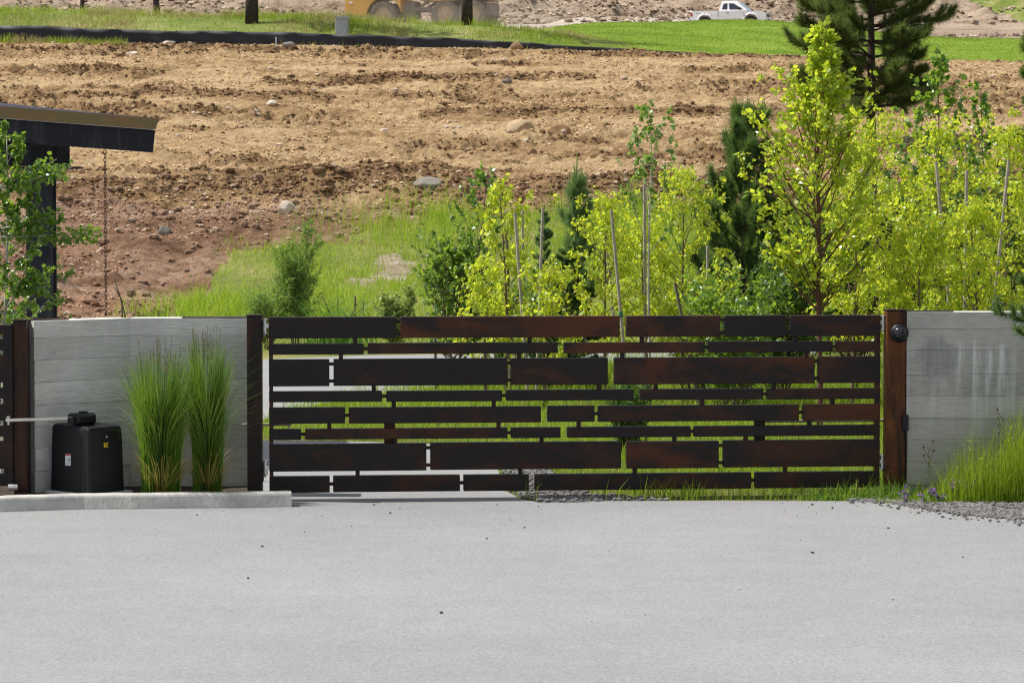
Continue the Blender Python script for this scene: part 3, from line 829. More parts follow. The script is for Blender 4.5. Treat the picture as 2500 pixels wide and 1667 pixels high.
scatter_rocks("hill_stones", 5000, -40, 45, 160, 300, lambda X, Y: 0.4 + 0 * X, 0.06, 0.40, M['hill_dirt'], 15, power=4)
IN = lambda poly: (lambda X, Y: pip(poly, X, Y) * 1.0)
scatter_rocks("shoulder_gravel", 60000, 2.7, 8, 22.6, 25.4, lambda X, Y: np.where(pip(GRAVEL_R, X, Y), 0.9, np.where(pip(GRAVEL_R, X, Y + 0.22), 0.13, np.where(pip(GRAVEL_R, X, Y + 0.6), 0.02, 0.0))), 0.004, 0.022, M['gravel'], 16, sink=0.05)
scatter_rocks("verge_gravel", 16000, -0.6, 1.9, 24.7, 30, IN(GRAVEL_L), 0.005, 0.026, M['gravel'], 17, sink=0.05)
def loose(X, Y):
    px = CX + FPX * X / Y
    e = np.interp(px, [712, 1290, 1400, 2150, 2250, 2500], [24.6, 24.8, 24.95, 24.9, 24.5, 23.6])
    dd = e - Y
    return np.where(pip(NEAR_ROAD, X, Y), np.where(dd < 0, 0.02, 0.55 * np.exp(-dd / 0.5) * (0.35 + 0.65 * (px > 1900)) + 0.014 * (px > 1100) + 0.01), 0)
scatter_rocks("road_grit", 5200, -4.5, 5, 17, 26.5, loose, 0.003, 0.014, M['grit'], 18, sink=0.1, power=3.5)
scatter_rocks("bed_mulch", 2600, -5.5, -2.2, 24.5, 25.3, lambda X, Y: 0.5 + 0 * X, 0.006, 0.02, M['soil'], 19, sink=-3.0)

# ------------------------------------------------------------------ grass blades
def blades(pos, hgt, width, lean, seed, seg=2, bend=1.0, az=None):
    """curved ribbons; lean = sideways reach of the tip as a share of the height"""
    r = np.random.default_rng(seed)
    n = len(pos)
    if az is None: az = r.random(n) * 6.283
    d = np.stack([np.cos(az), np.sin(az), np.zeros(n)], -1)
    fa = r.random(n) * 6.283
    sdv = np.stack([np.cos(fa), np.sin(fa), np.zeros(n)], -1)
    V = np.zeros((n, seg + 1, 2, 3))
    for k in range(seg + 1):
        t = k / seg
        c = pos + d * (hgt * lean * t ** (1 + bend))[:, None]
        c[:, 2] += hgt * (t - 0.5 * np.clip(lean, 0, 1.2) * t ** 3 * 0.7)
        wd = width * (1 - t) ** 0.6 * 0.5 if k < seg else width * 0.06
        V[:, k, 0] = c - sdv * np.reshape(wd, (-1, 1)); V[:, k, 1] = c + sdv * np.reshape(wd, (-1, 1))
    b = (np.arange(n) * (seg + 1) * 2)[:, None]
    F = np.concatenate([np.stack([b[:, 0] + 2 * k, b[:, 0] + 2 * k + 1, b[:, 0] + 2 * k + 3, b[:, 0] + 2 * k + 2], -1) for k in range(seg)])
    return MB().add(V.reshape(-1, 3), F)

def grass(name, n, x0, x1, y0, y1, keep, h0, h1, wd, mat, seed, seg=2, lean=0.5, clump=None, hfn=None):
    r = np.random.default_rng(seed)
    X = x0 + (x1 - x0) * r.random(n); Y = y0 + (y1 - y0) * r.random(n)
    k = r.random(n) < keep(X, Y)
    X, Y = X[k], Y[k]
    Z = tz(X, Y) + relief(X, Y) if y1 > 46 else np.zeros(len(X))
    hg = (h0 + (h1 - h0) * r.random(len(X)) ** 1.5)
    cl = 0.55 + 0.9 * vn(X * (clump or 0.9), Y * (clump or 0.9) * 0.7, seed)
    if hfn is not None: cl = cl * hfn(X, Y)
    mb = blades(np.stack([X, Y, Z - 0.01], -1), hg * cl, wd * (0.7 + 0.6 * r.random(len(X))), lean * (0.3 + r.random(len(X))), seed + 1, seg)
    tag(mb.build(name, mat), kind='stuff')

def bank_h(X, Y):
    return 0.45 + 0.9 * sst(0.4, 0.7, vn(X * 0.5, Y * 0.3, 43)) + 0.35 * sst(60, 64, Y)

def bank_keep(X, Y):
    b = on_bank(X, Y, 70 * np.random.default_rng(5).random(np.shape(X)) ** 6) & ~pip(FAR_ROAD, X, Y)
    d = 0.25 + 0.75 * sst(0.35, 0.65, vn(X * 0.55, Y * 0.35, 41)) + 0.3 * (Y > 60)
    return b * np.clip(d, 0, 1) * (1 - 0.90 * bare(X, Y))
grass("bank_grass", 150000, -7.5, 14, 48.7, 67, bank_keep, 0.12, 0.42, 0.013, M['gr_bank'], 101, 2, 0.45, hfn=bank_h)
def verge_keep(X, Y):
    px = CX + FPX * X / Y
    return (~pip(NEAR_ROAD, X, Y) & ~pip(FAR_ROAD, X, Y) & ~pip(BED, X, Y) & ~pip(GRAVEL_R, X, Y) & ~(pip(GRAVEL_L, X, Y)) & (px > 560)) * (0.5 + 0.5 * vn(X * 1.2, Y * 1.2, 6))
grass("verge_grass", 70000, -3.6, 8.5, 24.9, 34, verge_keep, 0.06, 0.22, 0.009, M['gr_verge'], 103, 2, 0.5)
grass("back_verge_grass", 60000, -6, 9.5, 34, 45.9, verge_keep, 0.10, 0.32, 0.010, M['gr_verge'], 105, 2, 0.45)
grass("berm_grass", 90000, -27, 8, 117.3, 138, lambda X, Y: on_meadow(X, Y) * (0.25 + 0.75 * sst(0.4, 0.62, vn(X * 0.35, Y * 0.2, 71))), 0.10, 0.42, 0.026, M['gr_berm'], 107, 2, 0.4, hfn=lambda X, Y: (0.35 + 0.65 * (1 - sst(1180, 1480, CX + FPX * X / Y))) * (0.55 + 0.6 * sst(119, 124, Y)))
grass("fence_foot_grass", 9000, -22, 8, 116.2, 117.0, lambda X, Y: sst(0.45, 0.7, vn(X * 0.35, Y * 0.1, 12)) * np.where(X < -14, 1.0, np.where(X < -8, 0.25, 0.06)), 0.08, 0.36, 0.024, M['gr_berm'], 109, 2, 0.35)
grass("lawn_grass", 90000, 2, 30, 117.3, 160, lambda X, Y: on_lawn(X, Y) * 1.0, 0.03, 0.09, 0.03, M['gr_lawn'], 111, 1, 0.5)

# ================================================================== GATE, POSTS, WALLS
GA = Vector((XAT(657, 25.0, 0.8), 25.0, 0)); GB = Vector((XAT(2149, 25.48, 0.8), 25.48, 0))
GYAW = math.atan2(GB.y - GA.y, GB.x - GA.x)
GLEN = (GB - GA).length
def gx(px, A=GA, yaw=GYAW):                     # photo column -> metres along the gate
    k = (px - CX) / FPX
    # X = k*d, d ~ Y*cp-(z-CZ)*sp ; solve A + s*(c,sn)
    c, sn = math.cos(yaw), math.sin(yaw)
    off = -(0.8 - CZ) * sp
    return (k * (A.y * cp + off) - A.x) / (c - k * sn * cp)
ROWY = [(774.5, 826.6), (839.5, 865.8), (877.8, 943.3), (956.2, 982.5), (995.9, 1035.1), (1048, 1073.9), (1084.4, 1150.9), (1163.3, 1203)]
ROWZ = [(ZAT(b, 25.0), ZAT(a, 25.0)) for a, b in ROWY]
ROW_L = [[(657, 968), (978, 1513)], [(657, 888), (899, 1362)], [(657, 804.5), (815, 1239), (1248, 1484)], [(657, 933), (944, 1226), (1236, 1547)], [(657, 843), (852, 1321)], [(657, 735), (745, 1239), (1248, 1369)], [(657, 1041), (1051, 1517)], [(657, 804.6), (813, 1123), (1132, 1291.5)]]
ROW_R = [[(1529, 1757.5), (1769, 1917.5), (1929, 2149)], [(1377, 1720.5), (1730, 2031), (2041, 2149)], [(1500, 1989), (1998, 2149)], [(1563, 1863), (1873, 2149)], [(1337, 1452), (1461, 1951), (1961, 2149)], [(1385.5, 1687), (1695, 2149)], [(1531, 1755.6), (1767, 2149)], [(1306, 1835), (1845, 2149)]]
TABS = {0: [868, 1294, 1568, 1943], 1: [833, 1268, 1520, 1970], 2: [913, 1463, 1602, 1891], 3: [962, 1206, 1715, 2034], 4: [804, 1218, 1414, 1978], 5: [965, 1323, 1648, 1822], 6: [873, 1271, 1551, 1919]}
RUSTY = {(0, 978), (2, 1500), (6, 1531), (0, 1529), (1, 1377), (7, 1306), (2, 1998), (4, 1961)}
DEP = 0.085

def gate_leaf(rows, label, side):
    t = thing("gate_leaf", label, "gate", GA, GYAW)
    inner = lambda s: s
    for ri, segs in enumerate(rows):
        z0, z1 = ROWZ[ri]
        for k, (a, b) in enumerate(segs):
            ax, bx = gx(a), gx(b)
            dz = 0.0015 * math.sin(ri * 5 + k * 3)
            m = MB().box(ax, bx, 0, DEP, z0 + dz, z1 + dz, 0.004)
            o = m.build("steel_plate", M['plate_rusty'] if (ri, a) in RUSTY else M['plate'], t)
            if (ri, a) in RUSTY: o["label"] = "rustier brown steel plate"
            if k + 1 < len(segs):
                nx = gx(segs[k + 1][0])
                tall = (z1 - z0) > 0.16
                zs = [z0 + 0.13 * (z1 - z0) + 0.012, z1 - 0.13 * (z1 - z0) - 0.012] if tall else [(z0 + z1) / 2]
                for zc in zs:
                    MB().box(bx - 0.004, nx + 0.004, 0.022, 0.060, zc - 0.014, zc + 0.014, 0.003).build("connector", M['frame'], t)
        for px in TABS.get(ri, []):
            ok = any(a - 12 <= px <= b + 12 for a, b in segs)
            if ok and ri + 1 < len(rows):
                x = gx(px)
                MB().box(x - 0.018, x + 0.018, 0.018, 0.064, ROWZ[ri + 1][1] - 0.004, z0 + 0.004, 0.003).build("spacer", M['frame'], t)
    s = gx(657) if side < 0 else gx(2149)
    x0, x1 = (s + 0.002, s + 0.036) if side < 0 else (s - 0.042, s - 0.002)
    MB().box(x0, x1, 0.004, DEP - 0.004, ROWZ[7][0] + 0.004, ROWZ[0][1] - 0.004, 0.004).build("stile", M['frame'], t)
    bx = gx(952) if side < 0 else gx(1858)
    MB().box(bx - 0.047, bx + 0.047, DEP - 0.03, DEP + 0.03, ROWZ[6][1] - 0.01, ROWZ[4][0] + 0.01, 0.003).build("actuator_bracket", M['frame'], t)
    # hinges
    for py in ((796, 1142) if side < 0 else (788, 1128)):
        z = ZAT(py, 25.0 if side < 0 else 25.45)
        hx = s - 0.035 if side < 0 else s + 0.028
        h = MB().tube([(hx, 0.03, z - 0.055), (hx, 0.03, z + 0.055)], [0.021, 0.021], 10)
        h.tube([(hx, 0.03, z + 0.052), (hx, 0.03, z + 0.066)], [0.027, 0.026], 6)
        h.tube([(hx, 0.03, z - 0.066), (hx, 0.03, z - 0.052)], [0.026, 0.027], 6)
        h.tube([(hx, 0.03, z - 0.085), (hx, 0.03, z - 0.06)], [0.008, 0.011], 6)
        w0 = hx - 0.036 if side < 0 else hx + 0.010
        h.box(min(hx, hx + side * 0.048), max(hx, hx + side * 0.048), 0.022, 0.038, z + 0.026, z + 0.042)
        h.box(min(hx, hx + side * 0.048), max(hx, hx + side * 0.048), 0.022, 0.038, z - 0.042, z - 0.026)
        h.box(hx - side * 0.006, hx - side * 0.045, 0.012, 0.046, z - 0.018, z + 0.018, 0.003)
        h.build("hinge", M['galv'], t)
    # actuator arm behind the plates
    za = (ROWZ[4][0] + ROWZ[5][1]) / 2 + 0.006
    if side < 0:
        MB().box(gx(590), gx(712), DEP + 0.05, DEP + 0.085, za - 0.010, za + 0.012, 0.003).build("actuator_arm", M['beige_arm'], t)
        MB().tube([(gx(706), DEP + 0.067, za - 0.03), (gx(706), DEP + 0.067, za + 0.018)], 0.012, 8).build("arm_pin", M['galv'], t)
    else:
        MB().box(gx(1870), gx(2172), DEP + 0.05, DEP + 0.085, za - 0.012, za + 0.012, 0.003).build("actuator_arm", M['beige_arm'], t)
    return t
gate_leaf(ROW_L, "broad gate leaf of dark staggered steel plates hinged beside the two tall grass clumps", -1)
gate_leaf(ROW_R, "broad gate leaf of staggered steel plates hinged on the orange rusty post", 1)

# posts
def post(name_label, pxa, pxb, pyt, Y, zb, mat, yaw=0.0, depth=0.14):
    xa, xb = XAT(pxa, Y, 0.8), XAT(pxb, Y, 0.8)
    zt = ZAT(pyt, Y)
    t = thing("gate_post", name_label, "gate post", ((xa + xb) / 2, Y, 0), yaw)
    w_ = (xb - xa) / 2
    MB().box(-w_, w_, 0, depth, zb, zt, 0.005).build("post_tube", mat, t)
    return t, w_, zt
pl, wl, ztl = post("dark brown steel gate post at the wall end behind the tall grass clumps", 603, 638.5, 772, 24.97, -0.01, M['post_dark'])
MB().box(-wl - 0.004, wl + 0.006, -0.006, 0.146, ztl + 0.001, ztl + 0.012, 0.002).build("cap_plate", M['frame'], pl)
MB().box(wl + 0.001, wl + 0.010, 0.01, 0.12, 0.17, 0.33, 0.002).build("hinge_plate", M['frame'], pl)
MB().box(wl + 0.001, wl + 0.010, 0.01, 0.12, ztl - 0.20, ztl - 0.04, 0.002).build("hinge_plate", M['frame'], pl)
pr_, wr, ztr = post("orange rusty steel gate post carrying a round black sensor dome", 2164, 2211, 759, 25.42, -0.02, M['post_rust'], R(5))
MB().box(-wr - 0.004, wr + 0.004, -0.006, 0.146, ztr + 0.001, ztr + 0.012, 0.002).build("cap_plate", M['frame'], pr_)
zc = ZAT(813, 25.4)
dm = TR((0.022, -0.002, zc), 0, R(90))
d = MB().lathe([(0.0, 0.0), (0.082, 0.0), (0.084, 0.012), (0.080, 0.028), (0.070, 0.040), (0.062, 0.043)], 28, dm)
dob = d.build("sensor_dome", M['black_plastic'], pr_, True)
MB().lathe([(0.064, 0.040), (0.060, 0.056), (0.048, 0.074), (0.030, 0.087), (0.0, 0.092)], 28, dm).build("lens", M['black_gloss'], dob, True)
MB().box(wr - 0.03, wr + 0.022, -0.034, -0.001, ZAT(1052, 25.4), ZAT(1012, 25.4), 0.006).build("junction_box", M['black_plastic'], pr_)
MB().tube([(wr + 0.006, -0.012, 0.02), (wr + 0.008, -0.012, 0.5), (wr + 0.004, -0.012, ZAT(1053, 25.4))], 0.007, 6).build("conduit", M['black_plastic'], pr_)

# board-formed concrete
def board_wall(mb, x0, x1, zb, zt, y0, thick, seed, x_end_left=True):
    r = random.Random(seed)
    edges = [zt]
    z = zt - 0.15
    while z > zb + 0.06:
        edges.append(z); z -= 0.198 + r.uniform(-0.012, 0.012)
    edges.append(zb)
    mb.box(x0, x1, y0 + 0.03, y0 + thick, zb, zt - 0.0005)
    for a, b in zip(edges[:-1], edges[1:]):
        off = r.uniform(-0.006, 0.006)
        n = max(2, int((x1 - x0) / 0.12))
        xs = np.linspace(x0, x1, n + 1)
        wv = [0.004 * math.sin(x * 2.1 + seed + a * 9) for x in xs]
        top = np.array([a - 0.0004 + r.uniform(-0.0012, 0.0004) for x in xs]) + (0 if a == zt else np.array([0.004 * math.sin(x * 2.1 + seed + a * 9) for x in xs])); bot = np.array([b + 0.0008 + r.uniform(-0.0004, 0.0016) for x in xs]) + np.array([0.004 * math.sin(x * 2.1 + seed + b * 9) for x in xs])
        fr = np.array([y0 + off + r.uniform(-0.0015, 0.0015) for _ in xs])
        skew = r.uniform(-0.003, 0.005)
        V = []
        for i, x in enumerate(xs):
            V += [(x, fr[i] + skew, bot[i]), (x, fr[i], top[i]), (x, y0 + 0.032, top[i]), (x, y0 + 0.032, bot[i])]
        q = []
        for i in range(n):
            o = i * 4; p = o + 4
            q += [[o, p, p + 1, o + 1], [o + 1, p + 1, p + 2, o + 2], [o + 3, o, p, p + 3][::-1]]
        q += [[0, 1, 2, 3][::-1], [n * 4, n * 4 + 1, n * 4 + 2, n * 4 + 3]]
        mb.add(V, q)
    # rough broken cap along the front edge
    return mb

WZT = ZAT(777, 25.45)
xr_, xm_, xl_ = XAT(604, 25.45, 0.8), XAT(318, 25.45, 0.8), XAT(85, 24.86, 0.8)
WL = thing("concrete_wall", "pale board-marked concrete wall bending behind the black gate opener box", "wall", (xm_, 25.45, 0))
m = MB(); board_wall(m, -0.002, xr_ - xm_, 0.02, WZT, 0.0, 0.28, 3)
yaw = math.atan2(25.45 - 24.86, xm_ - xl_)
Lm = math.hypot(25.45 - 24.86, xm_ - xl_)
m2 = MB(); board_wall(m2, -Lm, 0.02, 0.02, WZT, 0.0, 0.28, 4)
mm = TR((0, 0, 0), yaw)
for v, in zip(m2.V): v[:] = xf(mm, v)
m.build("straight_panel", M['wall'], WL)
m2.build("angled_panel", M['wall'], WL)
MB().box((xr_ - xm_) - 0.58, (xr_ - xm_) - 0.002, 0.02, 0.2, WZT + 0.0015, WZT + 0.009).build("cap_plate", M['frame'], WL)
MB().box(-Lm - 0.1, -Lm + 0.38, 0.06, 0.24, WZT + 0.0015, WZT + 0.009, 0, mm).build("cap_plate", M['frame'], WL)

WRX0 = XAT(2213, 25.42, 0.8)
WRZ = ZAT(762, 25.42)
WR = thing("concrete_wall", "stained grey concrete wall with white streaks beside the rusty post", "wall", (WRX0, 25.42, 0), R(1.0))
m = MB(); board_wall(m, 0.0, 6.5, -0.02, WRZ, 0.0, 0.28, 8)
m.build("wall_panel", M['wall_stained'], WR)
MB().box(-0.17, 0.42, 0.05, 0.2, WRZ + 0.0015, WRZ + 0.009).build("cap_plate", M['frame'], WR)

# neighbouring gate leaf and its post at the picture's left edge
p2, w2, zt2 = post("dark rusty gate post between the far gate leaf and the pale wall", 33, 65.5, 784, 24.66, -0.01, M['post_dark'], R(4), 0.46)  # extra depth added to the post so its shadow covers the wall end
MB().box(-w2 - 0.004, w2 + 0.004, -0.006, 0.146, zt2 + 0.001, zt2 + 0.012, 0.002).build("cap_plate", M['frame'], p2)
MB().box(-0.10, 0.06, -0.035, -0.002, 0.135, 0.16, 0.004).build("latch_bracket", M['plate_rusty'], p2)
MB().tube([(-0.10, -0.06, 0.16), (-0.02, -0.06, 0.16)], 0.028, 10).build("pivot", M['galv'], p2)
LG = thing("gate_leaf", "partly seen gate leaf of dark plates tied to the opener arm", "gate", (XAT(31, 24.62, 0.8), 24.62, 0), R(-7))
zoff = ZAT(855, 24.62) - ROWZ[1][0]
for ri in range(8):
    z0, z1 = ROWZ[ri][0] + zoff, ROWZ[ri][1] + zoff
    if ri == 0: z1 = min(z1, ZAT(792, 24.62))
    if ri == 7: z0 = 0.17
    for (a, b) in ([(-2.6, -0.005)] if ri % 2 else [(-2.6, -1.3), (-1.26, -0.005)]):
        MB().box(a, b, 0, 0.07, z0, z1, 0.004).build("steel_plate", M['plate'], LG)
MB().box(-0.085, -0.002, 0.004, 0.066, 0.172, ZAT(794, 24.62), 0.004).build("stile", M['frame'], LG)
for x in (-1.28, -2.2):
    MB().box(x - 0.02, x + 0.02, 0.015, 0.055, 0.172, ZAT(794, 24.62), 0.003).build("spacer", M['frame'], LG)

# gate opener: tapered black cabinet on a small pad
OX, OY = XAT(217, 24.46, 0.1), 24.46
PAD = 0.118
OP = thing("gate_opener", "black gate opener cabinet with a yellow emblem on its access door", "gate opener", (OX, OY, PAD), R(48))
# local: x along the door face (right), y into the wall; near corner at origin
def cabinet():
    import bmesh
    w_, d_, h_ = 0.40, 0.52, 0.575
    lev = [(0.0, 0.0, 0.0), (0.25, 0.005, 0.006), (0.48, 0.010, 0.012), (0.548, 0.013, 0.016), (0.568, 0.020, 0.026), (0.577, 0.036, 0.050)]
    V, q = [], []
    cr = 0.018
    ring = []
    for (z, ix, iy) in lev:
        x0, x1, y0, y1 = ix, w_ - ix, iy, d_ - ix
        pts = []
        for (cx_, cy_, a0) in ((x0 + cr, y0 + cr, 180), (x1 - cr, y0 + cr, 270), (x1 - cr, y1 - cr, 0), (x0 + cr, y1 - cr, 90)):
            for k in range(5):
                a = R(a0 + 90 * k / 4)
                pts.append((cx_ + cr * math.cos(a), cy_ + cr * math.sin(a), z + (0.012 * (1 - (cy_ - y0) / (y1 - y0)) * -1 if z > 0.5 else 0)))
        ring.append(len(V)); V += pts
    n = 20
    for a in range(len(lev) - 1):
        for k in range(n):
            q.append([a * n + k, a * n + (k + 1) % n, (a + 1) * n + (k + 1) % n, (a + 1) * n + k])
    mb = MB().add(V, q, [list(range((len(lev) - 1) * n, len(lev) * n))])
    return mb
cb = cabinet().build("cabinet", M['black_plastic'], OP)
dr = MB().box(0.095, 0.302, -0.004, 0.012, 0.245, 0.515, 0.004, TR((0, 0.0085, 0), 0, R(-1.3)))
door = dr.build("access_door", M['black_gloss'], OP)
fr = MB()
for (a, b, c, d_) in ((0.081, 0.093, 0.235, 0.53), (0.304, 0.316, 0.235, 0.53), (0.093, 0.304, 0.231, 0.243), (0.093, 0.304, 0.517, 0.529)):
    fr.box(a, b, -0.007, 0.006, c, d_, 0.003, TR((0, 0.0085, 0), 0, R(-1.3)))
fr.build("door_rim", M['black_plastic'], OP)
MB().lathe([(0, 0.006), (0.008, 0.006), (0.010, 0.0)], 12, TR((0.198, -0.0005, 0.475), 0, R(90))).build("lock", M['galv'], door)
# emblem: waisted square with four ears and bars
em = []
for k in range(32):
    a = 2 * math.pi * k / 32
    rr = 0.019 + 0.009 * math.cos(4 * (a - math.pi / 4))
    em.append((0.198 + rr * math.cos(a) * 1.12, 0.405 + rr * math.sin(a)))
MB().prism(em, -0.0022, 0.0, TR((0, 0.0007, 0), 0, R(-1.3))).build("emblem", M['yellow'], door)
eb = MB()
for k in (-1, 0, 1):
    eb.box(0.198 + k * 0.007 - 0.0012, 0.198 + k * 0.007 + 0.0012, -0.0032, -0.0024, 0.397, 0.413, 0, TR((0, 0.0007, 0), 0, R(-1.3)))
eb.build("emblem_bar", M['black_plastic'], door)
# curved rib on the long side
rib = [(0.004 + 0.001, 0.15, 0.565)]
rib = []
for k in range(13):
    a = k / 12
    ang = R(90 * a)
    rib.append((0.004 + 0.010 * (1 - a) , 0.055 + 0.215 * (1 - math.sin(ang)), 0.12 + 0.42 * math.cos(ang) if a < 1 else 0.12))
rib.append((0.0015, 0.052, 0.0))
MB().tube(rib, 0.0075, 6).build("side_rib", M['black_plastic'], OP, True)
# warning label on the long side
lb = TR((0.0, 0.0, 0.0), 0, 0, R(1.0))
sl = MB().box(-0.0022, 0.002, 0.245, 0.315, 0.225, 0.325, 0, lb)
wlab = sl.build("warning_label", M['white'], OP)
MB().box(-0.003, -0.0024, 0.246, 0.314, 0.309, 0.324, 0, lb).build("label_header", M['red'], wlab)
tx = MB()
for k in range(6):
    tx.box(-0.003, -0.0024, 0.252 + 0.013 * (k in (3, 4)), 0.308 - 0.006 * (k % 3), 0.234 + k * 0.0115, 0.2375 + k * 0.0115, 0, lb)
tx.prism([(-0.003, 0.0)], 0, 0) if False else None
tx.box(-0.0031, -0.0024, 0.249, 0.263, 0.262, 0.284, 0, lb)
tx.build("label_print", M['ink'], wlab)
hd = MB().box(0.05, 0.27, 0.20, 0.36, 0.570, 0.668, 0.022)
head = hd.build("drive_head", M['black_plastic'], OP)
MB().box(0.14, 0.20, 0.24, 0.30, 0.660, 0.685, 0.008).build("head_cap", M['black_plastic'], OP)
kk = MB().tube([(0.035, 0.26, 0.565), (0.035, 0.26, 0.64)], 0.034, 12)
kk.tube([(0.012, 0.262, 0.600), (0.012, 0.262, 0.635)], 0.016, 6).tube([(0.028, 0.22, 0.59), (0.028, 0.20, 0.59)], 0.012, 6)
kk.build("arm_hub", M['black_plastic'], OP)
inv = TR((OX, OY, PAD), R(48)).inverted()
a0 = inv @ P(176, 1020.5, OY + 0.22); a1 = inv @ P(14, 1026, 24.54)
dv = (a1 - a0); la = dv.length
mrot = dv.to_track_quat('X', 'Z').to_matrix().to_4x4(); mrot.translation = a0
MB().box(0, la, -0.004, 0.004, -0.012, 0.012, 0.002, mrot).build("drive_arm", M['alu'], OP)
bt = MB().tube([a1 + Vector((0.03, 0, -0.04)), a1 + Vector((0.03, 0, 0.035))], 0.009, 8)
bt.tube([a1 + Vector((0.03, 0, 0.02)), a1 + Vector((0.03, 0, 0.03))], 0.018, 6)
bt.build("arm_bolt", M['galv'], OP)
pd = MB().box(-0.035, 0.47, -0.03, 0.55, -0.11, -0.003, 0.006)
op_pad = pd.build("equipment_pad", M['curb'], None)
op_pad.location = (OX, OY, PAD); op_pad.rotation_euler = (0, 0, R(48))
tag(op_pad, "small concrete pad under the black gate opener cabinet", "concrete pad")
cbx = MB().box(-0.02, 0.02, -0.03, 0.0, 0.0, 0.32, 0.004).build("conduit_box", M['pedestal'], WL)
cbx.location = (XAT(126, 24.97, .5) - xm_, 24.97 - 25.45 - 0.02, 0.17); cbx.rotation_euler = (0, 0, yaw)

# ------------------------------------------------------------------ canopy and rain chain
CYD = 29.2
CN = thing("entry_canopy", "dark steel canopy with a weathered ochre fascia on a single column", "canopy", (XAT(96, CYD, 1), CYD, 0))
def cl(px, py, Y=CYD):
    p = P(px, py, Y); return p.x - CN.location.x, p.z
m = MB()
x0, za = cl(62, 413); x1, _ = cl(127, 413); _, zb = cl(96, 785)
m.box(x0, x1, 0.0, 0.02, -0.02, za, 0.003); m.box(x0, x1, 0.24, 0.26, -0.02, za, 0.003); m.box((x0 + x1) / 2 - 0.01, (x0 + x1) / 2 + 0.01, 0.021, 0.239, -0.02, za)
m.build("column", M['beam'], CN)
m = MB()
bx0, bz0 = cl(-60, 425); bx1, bz1 = cl(166, 357)
m.box(-2.6, bx1, 0.10, 0.125, za + 0.03, bz1 + 0.12, 0.003)
m.box(-2.6, cl(191, 0)[0], 0.0, 0.26, za + 0.002, za + 0.026, 0.003)
m.box(-2.6, cl(190, 0)[0], 0.0, 0.26, bz1 - 0.0 , bz1 + 0.02, 0.003)
m.build("carrier_beam", M['beam'], CN)
SHEAR = Matrix(((1, -0.17, 0, -0.17 * 0.55), (0, 1, 0, 0), (0, 0, 1, 0), (0, 0, 0, 1)))
def quadprism(pts, y0, y1, mat, name):
    poly = [cl(*p, CYD - 0.55) for p in pts]
    return MB().prism(poly, y0, y1, SHEAR).build(name, mat, CN)
quadprism([(-420, 258), (379, 318), (373.5, 372.8), (-420, 315)], -0.55, -0.53, M['beam'], "edge_beam")
quadprism([(-420, 228), (388, 289.8), (388, 297), (383, 303), (379.5, 316.6), (-420, 256)], -0.60, -0.552, M['fascia'], "fascia")
quadprism([(-420, 227), (384, 288.5), (379, 314), (-420, 254)], -0.529, 2.2, M['roofing'], "roof_deck")
m = MB()
p0 = cl(-420, 204, CYD - 0.6); p1 = cl(150, 266.5, CYD - 0.6); p2_ = cl(384, 288, CYD - 0.6)
m.prism([p0, p1, p2_, (p2_[0], p2_[1] - 0.012), (p0[0], cl(-420, 227, CYD - 0.6)[1])], -0.45, 2.4, SHEAR)
m.build("roof_sheet", M['roofing'], CN)

ch_top = P(256, 364, CYD - 0.53); ch_bot = ZAT(800, CYD - 0.53)
RC = MB()
n_l = 0
zc = ch_top.z - 0.005
th = np.arange(10) * 2 * math.pi / 10
lk = 0
while zc > 0.15:
    hgt, wd = 0.052, 0.024
    loop = []
    for k in range(11):
        a = 2 * math.pi * k / 10
        xx, zz = wd / 2 * math.cos(a), (hgt / 2) * math.sin(a)
        loop.append((xx, 0, zz) if lk % 2 == 0 else (xx * 0.35, xx * 0.94, zz))
    RC.tube(np.array(loop) + np.array([0, 0, zc - hgt / 2 - ch_top.z]), 0.0034, 5, False)
    zc -= hgt - 0.013; lk += 1
rc = RC.build("rain_chain", M['chain'], None, True)
rc.location = ch_top
tag(rc, "rusty rain chain hanging from the canopy edge to behind the wall", "rain chain")

# ================================================================== PLANTS
def rot_about(v, axis, ang):
    axis = axis / np.linalg.norm(axis)
    return v * math.cos(ang) + np.cross(axis, v) * math.sin(ang) + axis * np.dot(axis, v) * (1 - math.cos(ang))

SHAPE = {
    'round': [(0.0, 0.0), (0.10, 0.34), (0.40, 0.48), (0.75, 0.32), (1.0, 0.0), (0.75, -0.32), (0.40, -0.48), (0.10, -0.34)],
    'oval': [(0.0, 0.0), (0.25, 0.26), (0.55, 0.27), (1.0, 0.0), (0.55, -0.27), (0.25, -0.26)],
    'lance': [(0.0, 0.0), (0.4, 0.10), (1.0, 0.0), (0.4, -0.10)],
    'maple': [(0.0, 0.0), (0.12, 0.30), (0.42, 0.17), (0.50, 0.44), (0.70, 0.20), (1.0, 0.0), (0.70, -0.20), (0.50, -0.44), (0.42, -0.17), (0.12, -0.30)],
}

def leaves(mb, pos, axis, size, shape, r, twist=1.0):
    pos = np.asarray(pos, float); n = len(pos)
    axis = unit(axis)
    up = np.tile([0, 0, 1.0], (n, 1)) + twist * (r.random((n, 3)) - 0.5) * 2
    side = unit(np.cross(axis, up)); nor = np.cross(side, axis)
    sh = np.array(SHAPE[shape]); k = len(sh)
    fold = 0.18 * np.abs(sh[:, 1]) + 0.10 * (sh[:, 0] ** 2) * -1
    V = pos[:, None] + size[:, None, None] * (sh[None, :, 0, None] * axis[:, None] + sh[None, :, 1, None] * side[:, None] + fold[None, :, None] * nor[:, None])
    F = (np.arange(n) * k)[:, None] + np.arange(k)[None]
    mb.add(V.reshape(-1, 3), F)

